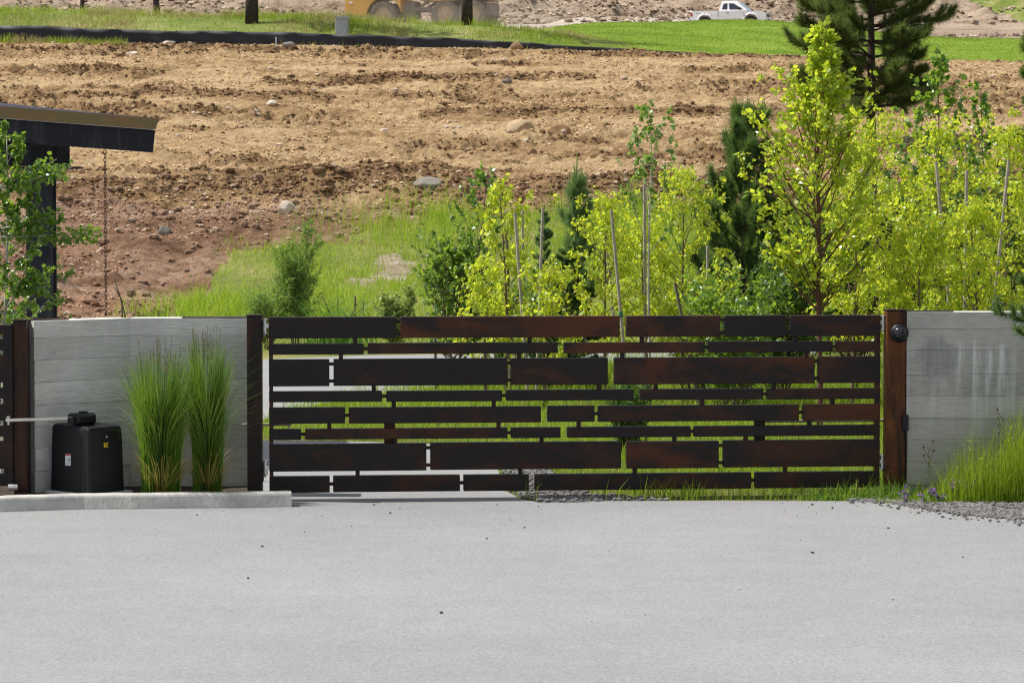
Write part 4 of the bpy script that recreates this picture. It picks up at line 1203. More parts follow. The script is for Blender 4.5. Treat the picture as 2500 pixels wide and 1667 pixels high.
def branch(p0, d, L, r, curve_up=0.3, wob=0.12, n=6):
    pts = [np.array(p0, float)]
    d = np.array(d, float) / np.linalg.norm(d)
    for i in range(n - 1):
        d = d + np.array([0, 0, curve_up / n]) + (r.random(3) - 0.5) * wob
        d /= np.linalg.norm(d)
        pts.append(pts[-1] + d * L / (n - 1))
    return np.array(pts)

def along(pts, t):
    x = t * (len(pts) - 1); i = min(int(x), len(pts) - 2); f = x - i
    return pts[i] * (1 - f) + pts[i + 1] * f, unit(pts[i + 1] - pts[i])

def broadleaf(seed, H, first, prof, nlimb, elev, shape, lsize, nleaf, droop, twigs=5, r0=0.03, curve=0.35, twl=0.35, stems=1, spread=0.0, tuft=0.0, lean=(0, 0), trunk_top=1.0):
    """trunk with limbs and twigs, leaves set along the twigs; prof(t) = limb reach in metres at height share t"""
    r = np.random.default_rng(seed)
    wood, leaf = MB(), MB()
    P_, A_, Z_ = [], [], []
    Lm = max(prof(k / 20) for k in range(21))
    for sdx in range(stems):
        a0 = 6.283 * sdx / max(stems, 1) + r.random()
        base = np.array([0.0, 0, 0]) + (0.06 * np.array([math.cos(a0), math.sin(a0), 0]) if stems > 1 else 0)
        hh = H * (1 if sdx == 0 else r.uniform(0.6, 0.95))
        tilt = np.array([math.cos(a0) * spread + lean[0], math.sin(a0) * spread + lean[1], 1.0])
        trunk = branch(base, tilt, hh * trunk_top, r, 0.15 if spread else 0.03, 0.07, 12)
        wood.tube(trunk, np.linspace(1, 0.12, 12) ** 0.9 * r0 * (1 if sdx == 0 else 0.75), 7)
        for i in range(nlimb):
            t = first + (0.99 - first) * ((i + 0.6 * r.random()) / nlimb)
            b, td = along(trunk, min(t, 0.995))
            az = 2.39996 * i + r.random() * 0.9 + sdx
            e = R(elev + r.uniform(-14, 14) + 22 * t)
            d = np.array([math.cos(az) * math.cos(e), math.sin(az) * math.cos(e), math.sin(e)])
            L = max(0.10, prof(t) * r.uniform(0.65, 1.15)) / max(0.5, math.cos(e))
            limb = branch(b, d, L, r, curve, 0.22, 6)
            rr = r0 * (0.42 * (1 - t) + 0.10)
            wood.tube(limb, np.linspace(rr, rr * 0.25, 6), 5, False)
            for j in range(twigs + 1):
                s_ = 0.22 + 0.78 * (j + r.random() * 0.8) / (twigs + 1)
                if j == twigs: s_ = 0.97
                q, ld = along(limb, min(s_, 0.99))
                td2 = unit(ld + (r.random(3) - 0.5) * 1.7 + np.array([0, 0, 0.15]))
                tl = twl * L * r.uniform(0.5, 1.1) * (1.1 - 0.5 * s_)
                tw = branch(q, td2, tl, r, 0.1 - droop * 0.6, 0.3, 4)
                wood.tube(tw, np.linspace(rr * 0.3, rr * 0.12, 4), 3, False)
                k = max(1, int(nleaf * r.uniform(0.6, 1.4) * (0.30 + 0.75 * min(1.0, prof(t) / Lm))))
                tt = r.random(k) ** (0.35 if tuft > 0.05 else 0.8)
                for u_ in tt:
                    pp, dd = along(tw, min(u_, 0.999))
                    P_.append(pp + (r.random(3) - 0.5) * (0.03 + tuft)); A_.append(dd * 0.6 + (r.random(3) - 0.5) * 1.6 + np.array([0, 0, -droop]))
    P_, A_ = np.array(P_), np.array(A_)
    sz = lsize * (0.42 + 0.85 * r.random(len(P_)))
    leaves(leaf, P_, A_, sz, shape, r, 1.3)
    return wood, leaf

def plant(name, label, cat, loc, wood, leaf, wmat, lmat, group=None, rz=0.0, wname="trunk", lname="crown"):
    t = thing(name, label, cat, loc, rz, group)
    wood.build(wname, wmat, t, True)
    leaf.build(lname, lmat, t)
    return t

def at_ground(px, Y):
    z = 0.0 if Y < 46 else tz1((px - CX) / FPX * Y, Y)
    return (XAT(px, Y, z), Y, z)

def height_for(py, Y, z=0.0):
    return ZAT(py, Y) - z

# broad birch just behind the right gate leaf
H = height_for(78, 32)
def birch_prof(t):
    return 0.98 * np.interp(t, [0.3, 0.42, 0.55, 0.7, 0.82, 0.92, 1.0], [0.55, 0.84, 0.80, 0.56, 0.27, 0.15, 0.05])
wd, lf = broadleaf(5, H, 0.30, birch_prof, 84, 32, 'oval', 0.078, 14, 0.15, 6, 0.036, 0.50, 0.46, tuft=0.03)
plant("birch_tree", "tall yellow-green birch with a dark slender trunk rising behind the right gate leaf", "birch tree", at_ground(2000, 32), wd, lf, M['bark_red'], M['lf_birch'])

def bush_prof(rad, peak=0.45):
    return lambda t: rad * np.interp(t, [0.0, 0.2, peak, 0.75, 0.92, 1.0], [0.55, 0.85, 1.0, 0.72, 0.38, 0.12])

MAPLE_GROUP = "yellow-green maples behind the gate"
def maple(seed, px, Y, top, rad, label, nl=36, nleaf=9, lsize=0.072, lean=(0, 0), first=0.22):
    h = height_for(top, Y)
    wd, lf = broadleaf(seed, h, first, bush_prof(rad * 1.02, 0.42), int(nl * 0.95), 30, 'maple', lsize * 0.80, int(nleaf * 2.7), 0.95, 3, 0.026, 0.35, 0.42, tuft=0.10, lean=lean)
    return plant("maple_tree", label, "maple tree", at_ground(px, Y), wd, lf, M['bark'], M['lf_maple'], MAPLE_GROUP)
maple(21, 1235, 38, 448, 0.42, "narrow sparse yellow maple with drooping tip between two leaning stakes", 26, 8, 0.085, (0.02, 0))
maple(22, 1478, 37, 500, 0.60, "low spreading yellow maple in front of the small pine with candles", 36, 9)
maple(23, 1665, 39, 425, 0.66, "dense yellow-green maple left of the dark bushy pine", 44, 9)
maple(24, 2160, 36, 322, 0.78, "full yellow maple at the right edge of the birch", 48, 10)
maple(25, 2300, 34, 340, 0.80, "broad yellow maple above the right wall with three stakes in it", 50, 10)
maple(26, 2455, 35, 330, 0.72, "yellow maple at the picture's right edge beside the pine branches", 46, 10)
maple(27, 2235, 31.5, 560, 0.55, "low orange-tinged maple hanging over the rusty post", 34, 10, 0.075, first=0.35)
maple(28, 2385, 32, 520, 0.62, "low yellow maple just above the stained wall", 36, 10)
maple(29, 1330, 36, 655, 0.42, "small low maple with yellow leaves over the gate top", 22, 8)
maple(30, 1185, 36, 645, 0.40, "small yellow maple at the foot of the green aspen", 22, 8)
maple(31, 1580, 38.5, 560, 0.50, "short yellow maple at the foot of the tall thin sapling", 30, 9)
maple(32, 2080, 34.5, 440, 0.62, "yellow-green maple crowding the birch trunk", 36, 9)

# aspens
wd, lf = broadleaf(41, height_for(440, 40), 0.16, bush_prof(0.60, 0.3), 28, 42, 'round', 0.058, 12, 0.25, 5, 0.026, 0.5, 0.4, stems=3, spread=0.13)
plant("aspen_tree", "dark green multi-stemmed aspen left of the narrow yellow maple", "aspen tree", at_ground(1122, 40), wd, lf, M['bark'], M['lf_aspen'])
wd, lf = broadleaf(42, height_for(258, 36), 0.50, lambda t: np.interp(t, [0.5, 0.62, 0.8, 1.0], [0.50, 0.55, 0.34, 0.06]), 16, 48, 'round', 0.062, 11, 0.35, 3, 0.022, 0.35, 0.30)
plant("aspen_sapling", "tall thin aspen sapling with a bare stem and few leaf clusters", "sapling", at_ground(1588, 36), wd, lf, M['bark_pale'], M['lf_willow'])
wd, lf = broadleaf(43, height_for(135, 42), 0.45, lambda t: np.interp(t, [0.45, 0.6, 0.85, 1.0], [0.70, 0.62, 0.30, 0.06]), 28, 40, 'round', 0.085, 9, 0.2, 4, 0.03, 0.4, 0.35, lean=(0.05, 0))
plant("aspen_tree", "thin green aspen with round leaves in front of the large pine", "aspen tree", at_ground(2275, 42), wd, lf, M['bark'], M['lf_aspen'])
wd, lf = broadleaf(44, height_for(222, 43), 0.40, lambda t: np.interp(t, [0.4, 0.6, 0.85, 1.0], [0.60, 0.50, 0.22, 0.05]), 28, 44, 'round', 0.07, 11, 0.2, 4, 0.026, 0.4, 0.35)
plant("aspen_tree", "small dark green aspen right of the large pine above the maples", "aspen tree", at_ground(2405, 43), wd, lf, M['bark'], M['lf_aspen'])

# aspen by the canopy column
wd, lf = broadleaf(45, height_for(318, 27), 0.26, lambda t: np.interp(t, [0.25, 0.5, 0.75, 1.0], [0.42, 0.46, 0.34, 0.10]), 50, 22, 'round', 0.038, 26, 0.35, 5, 0.026, 0.25, 0.42)
r_ = np.random.default_rng(4)
for (zz, x1, k, cz_) in ((ZAT(572, 27), XAT(272, 27, 2) - XAT(8, 27, 2), 46, 0.05), (ZAT(420, 27), XAT(195, 27, 2) - XAT(8, 27, 2), 34, 0.3), (ZAT(395, 27), XAT(160, 27, 2) - XAT(8, 27, 2), 26, 0.45), (ZAT(545, 27), XAT(175, 27, 2) - XAT(8, 27, 2), 40, 0.1), (ZAT(700, 27), XAT(130, 27, 2) - XAT(8, 27, 2), 40, 0.0)):
    br = branch((0, 0, zz - cz_ * 0.5), (1, 0.05 * r_.standard_normal(), cz_), x1, r_, 0.0, 0.12, 9)
    wd.tube(br, np.linspace(0.010, 0.002, 9), 5, False)
    pp, aa = [], []
    for q in range(k * 6):
        u = 0.15 + 0.75 * r_.random()
        p, d = along(br, min(u, 0.999)); pp.append(p + (r_.random(3) - 0.5) * np.array([0.07, 0.14, 0.16])); aa.append((r_.random(3) - 0.5) * 1.6 + d * 0.3 + np.array([0, 0, -0.3]))
    leaves(lf, pp, aa, 0.045 * (0.6 + 0.6 * r_.random(len(pp))), 'round', r_, 1.3)
plant("aspen_tree", "glossy aspen with long side branches in front of the canopy column", "aspen tree", at_ground(8, 27), wd, lf, M['bark_pale'], M['lf_aspen'])

# shrubs
def shrub(seed, px, Y, top, rad, label, lmat, shape, lsize, name="shrub", nl=22, stems=4, nleaf=8, z=None, spread=0.28, droop=0.1, tw=4, peak=0.4):
    loc = at_ground(px, Y)
    h = height_for(top, Y, loc[2])
    wd, lf = broadleaf(seed, h, 0.08, bush_prof(rad, peak), nl, 45, shape, lsize, nleaf, droop, tw, 0.016, 0.5, 0.45, stems=stems, spread=spread)
    return plant(name, label, "shrub", loc, wd, lf, M['bark'], M[lmat], wname="stems", lname="foliage")
shrub(51, 722, 50.0, 562, 0.40, "feathery green willow shrub at the bottom of the grassy bank", 'lf_willow', 'lance', 0.085, "willow_shrub", 32, 4, 20, spread=0.12, peak=0.25)
shrub(52, 655, 49.6, 700, 0.34, "low light green willow shrub left of the feathery willow shrub", 'lf_willow', 'lance', 0.075, "willow_shrub", 20, 4, 15, spread=0.3)
shrub(53, 962, 49.5, 716, 0.26, "small whitish-green bush on the bank above the gate", 'lf_light', 'oval', 0.07, "bush", 22, 4, 15)
shrub(54, 1790, 35, 722, 0.55, "low dark green bush behind the gate below the bushy pine", 'lf_aspen', 'oval', 0.075, "bush", 24, 5, 8, spread=0.4)
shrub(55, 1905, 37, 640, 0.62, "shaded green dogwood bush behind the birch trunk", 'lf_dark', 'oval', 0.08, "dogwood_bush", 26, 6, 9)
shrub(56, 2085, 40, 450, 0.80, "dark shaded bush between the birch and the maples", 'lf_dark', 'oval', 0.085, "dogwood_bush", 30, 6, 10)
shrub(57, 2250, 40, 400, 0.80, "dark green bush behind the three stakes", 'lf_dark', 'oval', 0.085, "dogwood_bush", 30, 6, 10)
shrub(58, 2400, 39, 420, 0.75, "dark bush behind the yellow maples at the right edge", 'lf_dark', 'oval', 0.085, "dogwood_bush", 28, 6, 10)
shrub(59, 1700, 37, 690, 0.50, "low yellow-green bush under the dense maple", 'lf_birch', 'oval', 0.07, "bush", 20, 5, 8)
shrub(60, 20, 31, 690, 0.45, "light green bush behind the aspen at the left edge", 'lf_willow', 'oval', 0.07, "bush", 22, 5, 9)
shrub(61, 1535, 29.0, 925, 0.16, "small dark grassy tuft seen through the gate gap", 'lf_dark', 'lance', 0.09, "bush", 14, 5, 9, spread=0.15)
shrub(62, 1240, 41, 690, 0.45, "green bush behind the stakes left of the dark spruce", 'lf_aspen', 'oval', 0.07, "bush", 20, 5, 8)

# conifers
def tufts(mb, pos, axis, r, n=28, L=0.14, wdt=0.006, spread=0.9):
    pos = np.repeat(np.asarray(pos, float), n, 0); axis = np.repeat(unit(axis), n, 0)
    k = len(pos)
    d = unit(axis + spread * r.standard_normal((k, 3)) * 0.7)
    base = pos - axis * (r.random((k, 1)) * L * 0.7)
    side = unit(np.cross(d, r.standard_normal((k, 3)))) * wdt * 0.5
    l = L * (0.7 + 0.5 * r.random((k, 1)))
    V = np.stack([base - side, base + side, base + d * l], 1)
    mb.add(V.reshape(-1, 3), np.arange(k * 3).reshape(-1, 3))

def pine(seed, H, first, prof, whorls, per, elev, needle=0.14, nw=0.008, tn=26, r0=0.06, sub=5, curve=0.35, lean=(0, 0), candles=0, dens=1.0, spread=0.9):
    r = np.random.default_rng(seed)
    wood, nd, cd = MB(), MB(), MB()
    trunk = branch((0, 0, 0), (lean[0], lean[1], 1), H, r, 0.05, 0.03, 12)
    wood.tube(trunk, np.linspace(1, 0.08, 12) * r0, 8)
    pp, aa = [trunk[-1]], [np.array([0, 0, 1.0])]
    tips = [trunk[-1]]
    for i in range(whorls):
        t = first + (0.98 - first) * (i + 0.5 * r.random()) / whorls
        m = max(2, int(round(per * r.uniform(0.7, 1.3))))
        for j in range(m):
            b, _ = along(trunk, min(0.99, t + r.uniform(-0.012, 0.012)))
            az = 6.283 * (j + 0.7 * r.random()) / m + i * 1.3
            e = R(elev + 35 * (t - 0.5) + r.uniform(-10, 10))
            L = prof(t) * r.uniform(0.6, 1.15)
            d = np.array([math.cos(az) * math.cos(e), math.sin(az) * math.cos(e), math.sin(e)])
            limb = branch(b, d, L, r, curve, 0.18, 7)
            rr = max(0.006, r0 * (0.30 * (1 - t) + 0.06))
            wood.tube(limb, np.linspace(rr, rr * 0.3, 7), 5, False)
            tips.append(limb[-1])
            ns = max(2, int(sub * (0.5 + L / max(prof(0.4), 0.1))))
            for s_ in range(ns):
                u = 0.30 + 0.70 * (s_ + r.random()) / ns
                q, ld = along(limb, min(0.99, u))
                sd = unit(ld + (r.random(3) - 0.5) * 1.5 + np.array([0, 0, 0.25]))
                tw = branch(q, sd, L * 0.30 * r.uniform(0.5, 1.1) * (1.15 - 0.6 * u), r, 0.4, 0.2, 4)
                wood.tube(tw, np.linspace(rr * 0.35, rr * 0.15, 4), 3, False)
                for u2 in (0.45, 0.75, 1.0):
                    if r.random() < dens:
                        a, ad = along(tw, min(0.999, u2)); pp.append(a); aa.append(ad + np.array([0, 0, 0.25]))
            for u2 in (0.7, 0.85, 1.0):
                a, ad = along(limb, min(0.999, u2)); pp.append(a); aa.append(ad)
    tufts(nd, pp, aa, r, tn, needle, nw, spread)
    if candles:
        for q in tips:
            if r.random() < candles and q[2] > H * 0.4:
                l = r.uniform(0.10, 0.22) * (1.6 if q[2] > H * 0.97 else 1)
                cd.tube([q, q + np.array([0.01 * r.standard_normal(), 0.01, l * 0.6]), q + np.array([0.012 * r.standard_normal(), 0, l])], [0.013, 0.012, 0.004], 5)
    return wood, nd, cd

def conifer(name, label, loc, parts, nmat, group=None):
    t = thing(name, label, "spruce tree" if "spruce" in name else "pine tree", loc, 0, group)
    parts[0].build("trunk", M['bark_pine'], t, True)
    nt_ = sum(len(f) for f in parts[1].F)
    if parts[2].n:
        for f in parts[2].F: parts[1].F.append(f + parts[1].n)
        parts[1].V += parts[2].V
    o = parts[1].build("crown", M[nmat], t)
    if parts[2].n:
        o.data.materials.append(M['candle'])
        mi = np.zeros(len(o.data.polygons), np.int32); mi[nt_:] = 1
        o.data.polygons.foreach_set("material_index", mi)
    return t

big = at_ground(2127, 84)
conifer("ponderosa_pine", "large open dark pine standing on the edge of the graded dirt", big,
        pine(71, 8.4, 0.10, lambda t: np.interp(t, [0.1, 0.25, 0.45, 0.7, 0.9, 1.0], [2.2, 2.5, 2.45, 1.7, 0.8, 0.2]), 19, 6.2, 8, 0.25, 0.012, 54, 0.15, 15, 0.45, dens=1.0), 'needle_dark')
conifer("ponderosa_pine", "dark pine at the picture's upper right edge, only branch tips showing", at_ground(2565, 62),
        pine(72, 6.6, 0.15, lambda t: np.interp(t, [0.1, 0.3, 0.6, 0.9, 1.0], [1.0, 1.15, 0.95, 0.5, 0.1]), 12, 4, 10, 0.2, 0.017, 46, 0.11, 6, 0.4), 'needle_dark')
loc = at_ground(1808, 45)
conifer("young_pine", "dense dark bushy pine left of the birch", loc,
        pine(73, height_for(268, 45), 0.10, lambda t: np.interp(t, [0.1, 0.25, 0.45, 0.7, 0.9, 1.0], [0.95, 1.10, 1.02, 0.78, 0.46, 0.14]), 15, 6, 34, 0.18, 0.009, 52, 0.06, 5, 0.7, candles=0.35, spread=0.8), 'needle')
conifer("young_pine", "small soft pine topped with upright yellow candles", at_ground(1408, 44),
        pine(74, height_for(415, 44), 0.25, lambda t: np.interp(t, [0.2, 0.4, 0.7, 0.9, 1.0], [0.55, 0.52, 0.40, 0.2, 0.08]), 9, 4, 34, 0.16, 0.006, 34, 0.035, 4, 0.6, candles=0.95, spread=1.1), 'needle_blue')
conifer("spruce_tree", "low dark spruce between the yellow maples above the gate", at_ground(1385, 39),
        pine(75, height_for(600, 39), 0.05, lambda t: np.interp(t, [0.05, 0.2, 0.6, 0.9, 1.0], [0.52, 0.55, 0.36, 0.14, 0.05]), 18, 6, 8, 0.05, 0.008, 44, 0.03, 7, 0.2, spread=1.2), 'needle')
conifer("spruce_tree", "slender pale spruce left of the low dark spruce", at_ground(1325, 43),
        pine(76, height_for(505, 43), 0.15, lambda t: np.interp(t, [0.05, 0.2, 0.6, 0.9, 1.0], [0.32, 0.34, 0.22, 0.1, 0.04]), 16, 4, 20, 0.05, 0.008, 30, 0.025, 5, 0.3, spread=1.2), 'needle_blue')
conifer("young_pine", "pine at the right edge reaching branches in front of the stained wall", (XAT(2610, 24.1), 24.1, 0.0),
        pine(77, 2.75, 0.50, lambda t: np.interp(t, [0.1, 0.35, 0.6, 0.9, 1.0], [0.62, 0.70, 0.60, 0.26, 0.08]), 10, 6, 14, 0.085, 0.0045, 60, 0.045, 6, 0.35, spread=0.8), 'needle')

# tall pines on the berm, crowns above the picture
TALL = "trunks of tall pines on the grass berm"
for k, (px, py, wpx, hh, lab) in enumerate(((205, 29, 12, 9.5, "thin pine trunk on the berm, leftmost of the four trunks"), (390, 26, 17, 10.5, "leaning pine trunk at the far crest of the berm"),
                                           (617, 57, 31, 12.5, "thick pine trunk on a bare mound left of the grey utility pedestal"), (1141, 61, 27, 12.0, "pine trunk in front of the yellow haul truck"))):
    g = ground_hit(px, py, 118, 170)
    rad = wpx / 2 / FPX * g.y
    parts = pine(80 + k, hh, 0.30, lambda t: np.interp(t, [0.3, 0.45, 0.7, 0.9, 1.0], [1.7, 2.2, 1.7, 0.9, 0.2]), 12, 4.5, 6, 0.22, 0.03, 20, rad * 1.08, 5, 0.4, lean=((0.0, 0) if k != 1 else (-0.06, 0)), dens=0.8)
    conifer("ponderosa_pine", lab, (g.x, g.y, g.z - 0.05), parts, 'needle_dark', TALL)

# ------------------------------------------------------------------ stakes
STK = "wooden stakes tied to the young trees"
def stake(a, b, Y, label, wid=0.045, mat='stake', tie=None):
    top, low = P(a[0], a[1], Y), P(b[0], b[1], Y)
    d = (top - low)
    foot = low - d * (low.z / d.z)
    loc = Vector((foot.x, Y, 0.0))
    t = thing("tree_stake", label, "stake", loc, 0, STK)
    tp = top - loc
    MB().tube([(0, 0, -0.05), tp * 0.5, tp], [wid / 2, wid / 2, wid / 2 * 0.92], 7).build("pole", M[mat], t)
    if tie:
        z = ZAT(tie, Y); k = z / tp.z
        MB().tube([tp * k - Vector((0, 0, 0.03)), tp * k + Vector((0, 0, 0.03))], wid / 2 + 0.006, 7).build("tie", M['tie'], t)
    return t
for a, b, Y, lab, mt, ti in (((1257, 520), (1275, 770), 36.5, "grey stake leaning left in the narrow yellow maple", 'stake', None), ((1325, 508), (1316, 770), 37.5, "grey stake leaning right beside the pale spruce", 'stake', None),
        ((1237, 560), (1242, 770), 38.5, "short grey stake behind the narrow yellow maple", 'stake_dark', None), ((1276, 508), (1276, 700), 41, "far grey stake right of the narrow yellow maple", 'stake', None),
        ((1492, 513), (1512, 730), 36, "stake leaning left in the low spreading maple", 'stake', 768), ((1470, 490), (1480, 590), 41, "faint stake behind the low spreading maple", 'stake', None),
        ((1573, 450), (1574, 640), 37, "straight grey stake beside the tall thin sapling", 'stake', None), ((1727, 600), (1728, 770), 37.5, "grey stake with a green tie in the dense maple", 'stake', 683),
        ((1648, 690), (1664, 770), 36, "dark stake leaning left under the dense maple", 'stake_dark', None), ((2285, 395), (2301, 570), 33, "pale stake leaning left in the broad maple", 'stake', 745),
        ((2360, 415), (2357, 600), 33.2, "upright pale stake in the broad maple", 'stake', None), ((2463, 390), (2441, 600), 33, "pale stake leaning right in the broad maple", 'stake', 745),
        ((2150, 690), (2147, 770), 37, "short dark post left of the rusty gate post", 'stake_dark', None), ((1783, 728), (1784, 770), 36, "short wooden post behind the low dark green bush", 'stake_dark', None),
        ((1826, 735), (1827, 770), 36.4, "second short wooden post under the bushy pine", 'stake_dark', None), ((1062, 826), (1065, 950), 38, "thin pole seen through the gate left of centre", 'stake_dark', None),
        ((1183, 560), (1190, 640), 42, "far thin stake behind the green aspen", 'stake_dark', None)):
    stake(a, b, Y, lab, 0.042, mt, ti)

# ------------------------------------------------------------------ reeds, stalks and weeds
def stalks(items, n=6):
    mb = MB()
    for pts, r0, r1 in items:
        mb.tube(pts, np.linspace(r0, r1, len(pts)), n)
    return mb
Yc = 49.2
c0 = Vector(at_ground(830, Yc))
CT = thing("cattail_clump", "clump of arching green cattail leaves with brown spikes above the gate", "cattails", c0)
r = np.random.default_rng(3)
n = 120
bx = (r.random(n) - 0.5) * 1.3
dirs = np.where(r.random(n) < 0.75, math.pi, 0) + 0.5 * r.standard_normal(n)
mb = blades(np.stack([bx, 0.35 * r.standard_normal(n), np.zeros(n)], -1), 0.75 + 0.55 * r.random(n), 0.028 + 0.01 * r.random(n), 0.35 + 0.5 * r.random(n), 4, 5, 1.0, dirs)
mb.build("leaves", M['cattail'], CT)
for (px, yt) in ((866, 722), (868, 724), (825, 722), (887, 734)):
    q = P(px, yt, Yc) - c0
    stalks([([(q.x - 0.03, 0, 0), (q.x, 0, q.z - 0.15)], 0.006, 0.005), ([(q.x, 0, q.z - 0.16), (q.x, 0, q.z - 0.14), (q.x, 0, q.z)], 0.014, 0.010)]).build("spike", M['dry'], CT, True)
def deadstalk(pxs, Y, label, name="dry_stalk"):
    p = [P(a, b, Y) for a, b in pxs]
    base = Vector((p[0].x, Y, 0.0 if Y < 46 else tz1(p[0].x, Y)))
    pts = [Vector((0, 0, 0))] + [q - base for q in p]
    o = stalks([(np.array(pts), 0.011, 0.005)]).build(name, M['dry'], None, True)
    o.location = base
    tag(o, label, "dry stalk")
deadstalk([(806, 775), (798, 745), (782, 712)], 49, "dark bent dry stalk beside the willow shrub")
deadstalk([(305, 768), (292, 720), (274, 668)], 33, "dark dry mullein stalk behind the wall right of the chain")
deadstalk([(298, 735), (285, 710), (277, 700)], 33.2, "shorter dry stalk behind the wall")

# two ornamental grass clumps in front of the wall
def reed_clump(px, Y, top, wpx, label, seed, nb):
    X = XAT(px, Y, 0.1); z0 = 0.085
    t = thing("ornamental_grass", label, "ornamental grass", (X, Y, z0), 0, "ornamental grass clumps by the pale wall")
    h = ZAT(top, Y) - z0; rad = wpx / 2 / FPX * Y
    r = np.random.default_rng(seed)
    n = nb
    a = r.random(n) * 6.283; rr = 0.16 * np.sqrt(r.random(n)) * rad / 0.25
    pos = np.stack([rr * np.cos(a), rr * np.sin(a) * 0.8, np.zeros(n)], -1)
    hg = h * (0.50 + 0.47 * r.random(n) ** 0.75)
    blades(pos, hg, 0.0075 + 0.003 * r.random(n), (rad * 0.72 / h) * np.abs(r.standard_normal(n)) * 0.8, seed, 6, 1.2, a + 0.7 * r.standard_normal(n)).build("blades", M['gr_orn'], t)
    n2 = nb // 3
    a = r.random(n2) * 6.283
    pos = np.stack([0.11 * np.cos(a), 0.09 * np.sin(a), 0 * a], -1) * (rad / 0.25)
    blades(pos, h * (0.50 + 0.46 * r.random(n2)), 0.0065, 0.12 + 0.34 * r.random(n2) ** 1.5, seed + 1, 9, 3.2, a).build("arching_blades", M['gr_orn'], t)
    n4 = nb // 6
    a = r.random(n4) * 6.283
    pos = np.stack([0.12 * np.cos(a), 0.10 * np.sin(a), 0 * a], -1) * (rad / 0.25)
    blades(pos, 0.15 + 0.35 * r.random(n4), 0.007, 0.25 + 0.5 * r.random(n4), seed + 2, 5, 1.2, a).build("dry_blades", M['gr_dry'], t)
    n5 = nb // 7
    a = math.pi + 1.5 * r.standard_normal(n5)
    pos = np.stack([0.10 * np.cos(a), 0.08 * np.sin(a), 0 * a], -1) * (rad / 0.25)
    blades(pos, h * (0.45 + 0.4 * r.random(n5)), 0.006, 0.30 + 0.30 * r.random(n5), seed + 5, 9, 2.4, a).build("drooping_blades", M['gr_light'], t)
    n3 = 34
    a = r.random(n3) * 6.283; rr = 0.12 * np.sqrt(r.random(n3)) * rad / 0.25
    pos = np.stack([rr * np.cos(a), rr * np.sin(a), np.zeros(n3)], -1)
    tip = pos + np.stack([np.cos(a) * rad * 0.5 * r.random(n3), np.sin(a) * rad * 0.4 * r.random(n3), h * (0.86 + 0.16 * r.random(n3))], -1)
    st, pl_ = MB(), MB()
    for p, q in zip(pos, tip):
        m_ = (p + q) / 2 + np.array([0, 0, 0.05])
        st.tube([p, m_, q], [0.0022, 0.002, 0.0014], 3, False)
        k = 13
        u = r.random(k)
        b = q - (q - m_) * 0.32 * u[:, None]
        leaves(pl_, b, (q - m_)[None] * 2 + r.standard_normal((k, 3)) * 0.35, np.full(k, 0.026), 'lance', r)
    st.build("stems", M['gr_orn'], t); pl_.build("plumes", M['plume'], t)
reed_clump(393, 24.72, 832, 150, "wider ornamental grass clump beside the black opener box", 61, 1150)
reed_clump(507, 24.82, 802, 112, "narrower taller ornamental grass clump beside the dark gate post", 62, 850)

# tall weeds at the right wall
def right_keep(X, Y):
    px = CX + FPX * X / Y
    return (px > 2290) * np.interp(px, [2290, 2400, 2480, 2700], [0.25, 0.6, 1.0, 1.0])
def weeds(name, n, x0, x1, y0, y1, keep, h0, h1, wd, mat, seed, lean, seg=3):
    r = np.random.default_rng(seed)
    X = x0 + (x1 - x0) * r.random(n); Y = y0 + (y1 - y0) * r.random(n)
    k = r.random(n) < keep(X, Y); X, Y = X[k], Y[k]
    px = CX + FPX * X / Y
    hs = (0.45 + 0.85 * vn(X * 5.0, Y * 4.0, seed)) * np.interp(px, [2150, 2230, 2300, 2420, 2500, 2800], [0.35, 0.42, 0.5, 0.85, 1.0, 1.0])
    tag(blades(np.stack([X, Y, 0 * X], -1), (h0 + (h1 - h0) * r.random(len(X)) ** 1.3) * hs, wd * (0.6 + 0.8 * r.random(len(X))), lean * r.random(len(X)), seed, seg).build(name, mat), kind='stuff')
weeds("tall_grass", 15000, 3.55, 7.5, 24.72, 25.36, right_keep, 0.20, 0.95, 0.006, M['gr_tall'], 201, 0.5)
weeds("short_weeds", 12000, 3.15, 7.5, 24.75, 25.40, lambda X, Y: 0.3 + 0.5 * vn(X * 4, Y * 4, 3), 0.06, 0.24, 0.008, M['gr_verge'], 203, 0.8)
weeds("post_foot_grass", 1500, 2.5, 3.5, 24.98, 25.38, lambda X, Y: 0.75 + 0 * X, 0.10, 0.45, 0.008, M['gr_orn'], 205, 0.8)

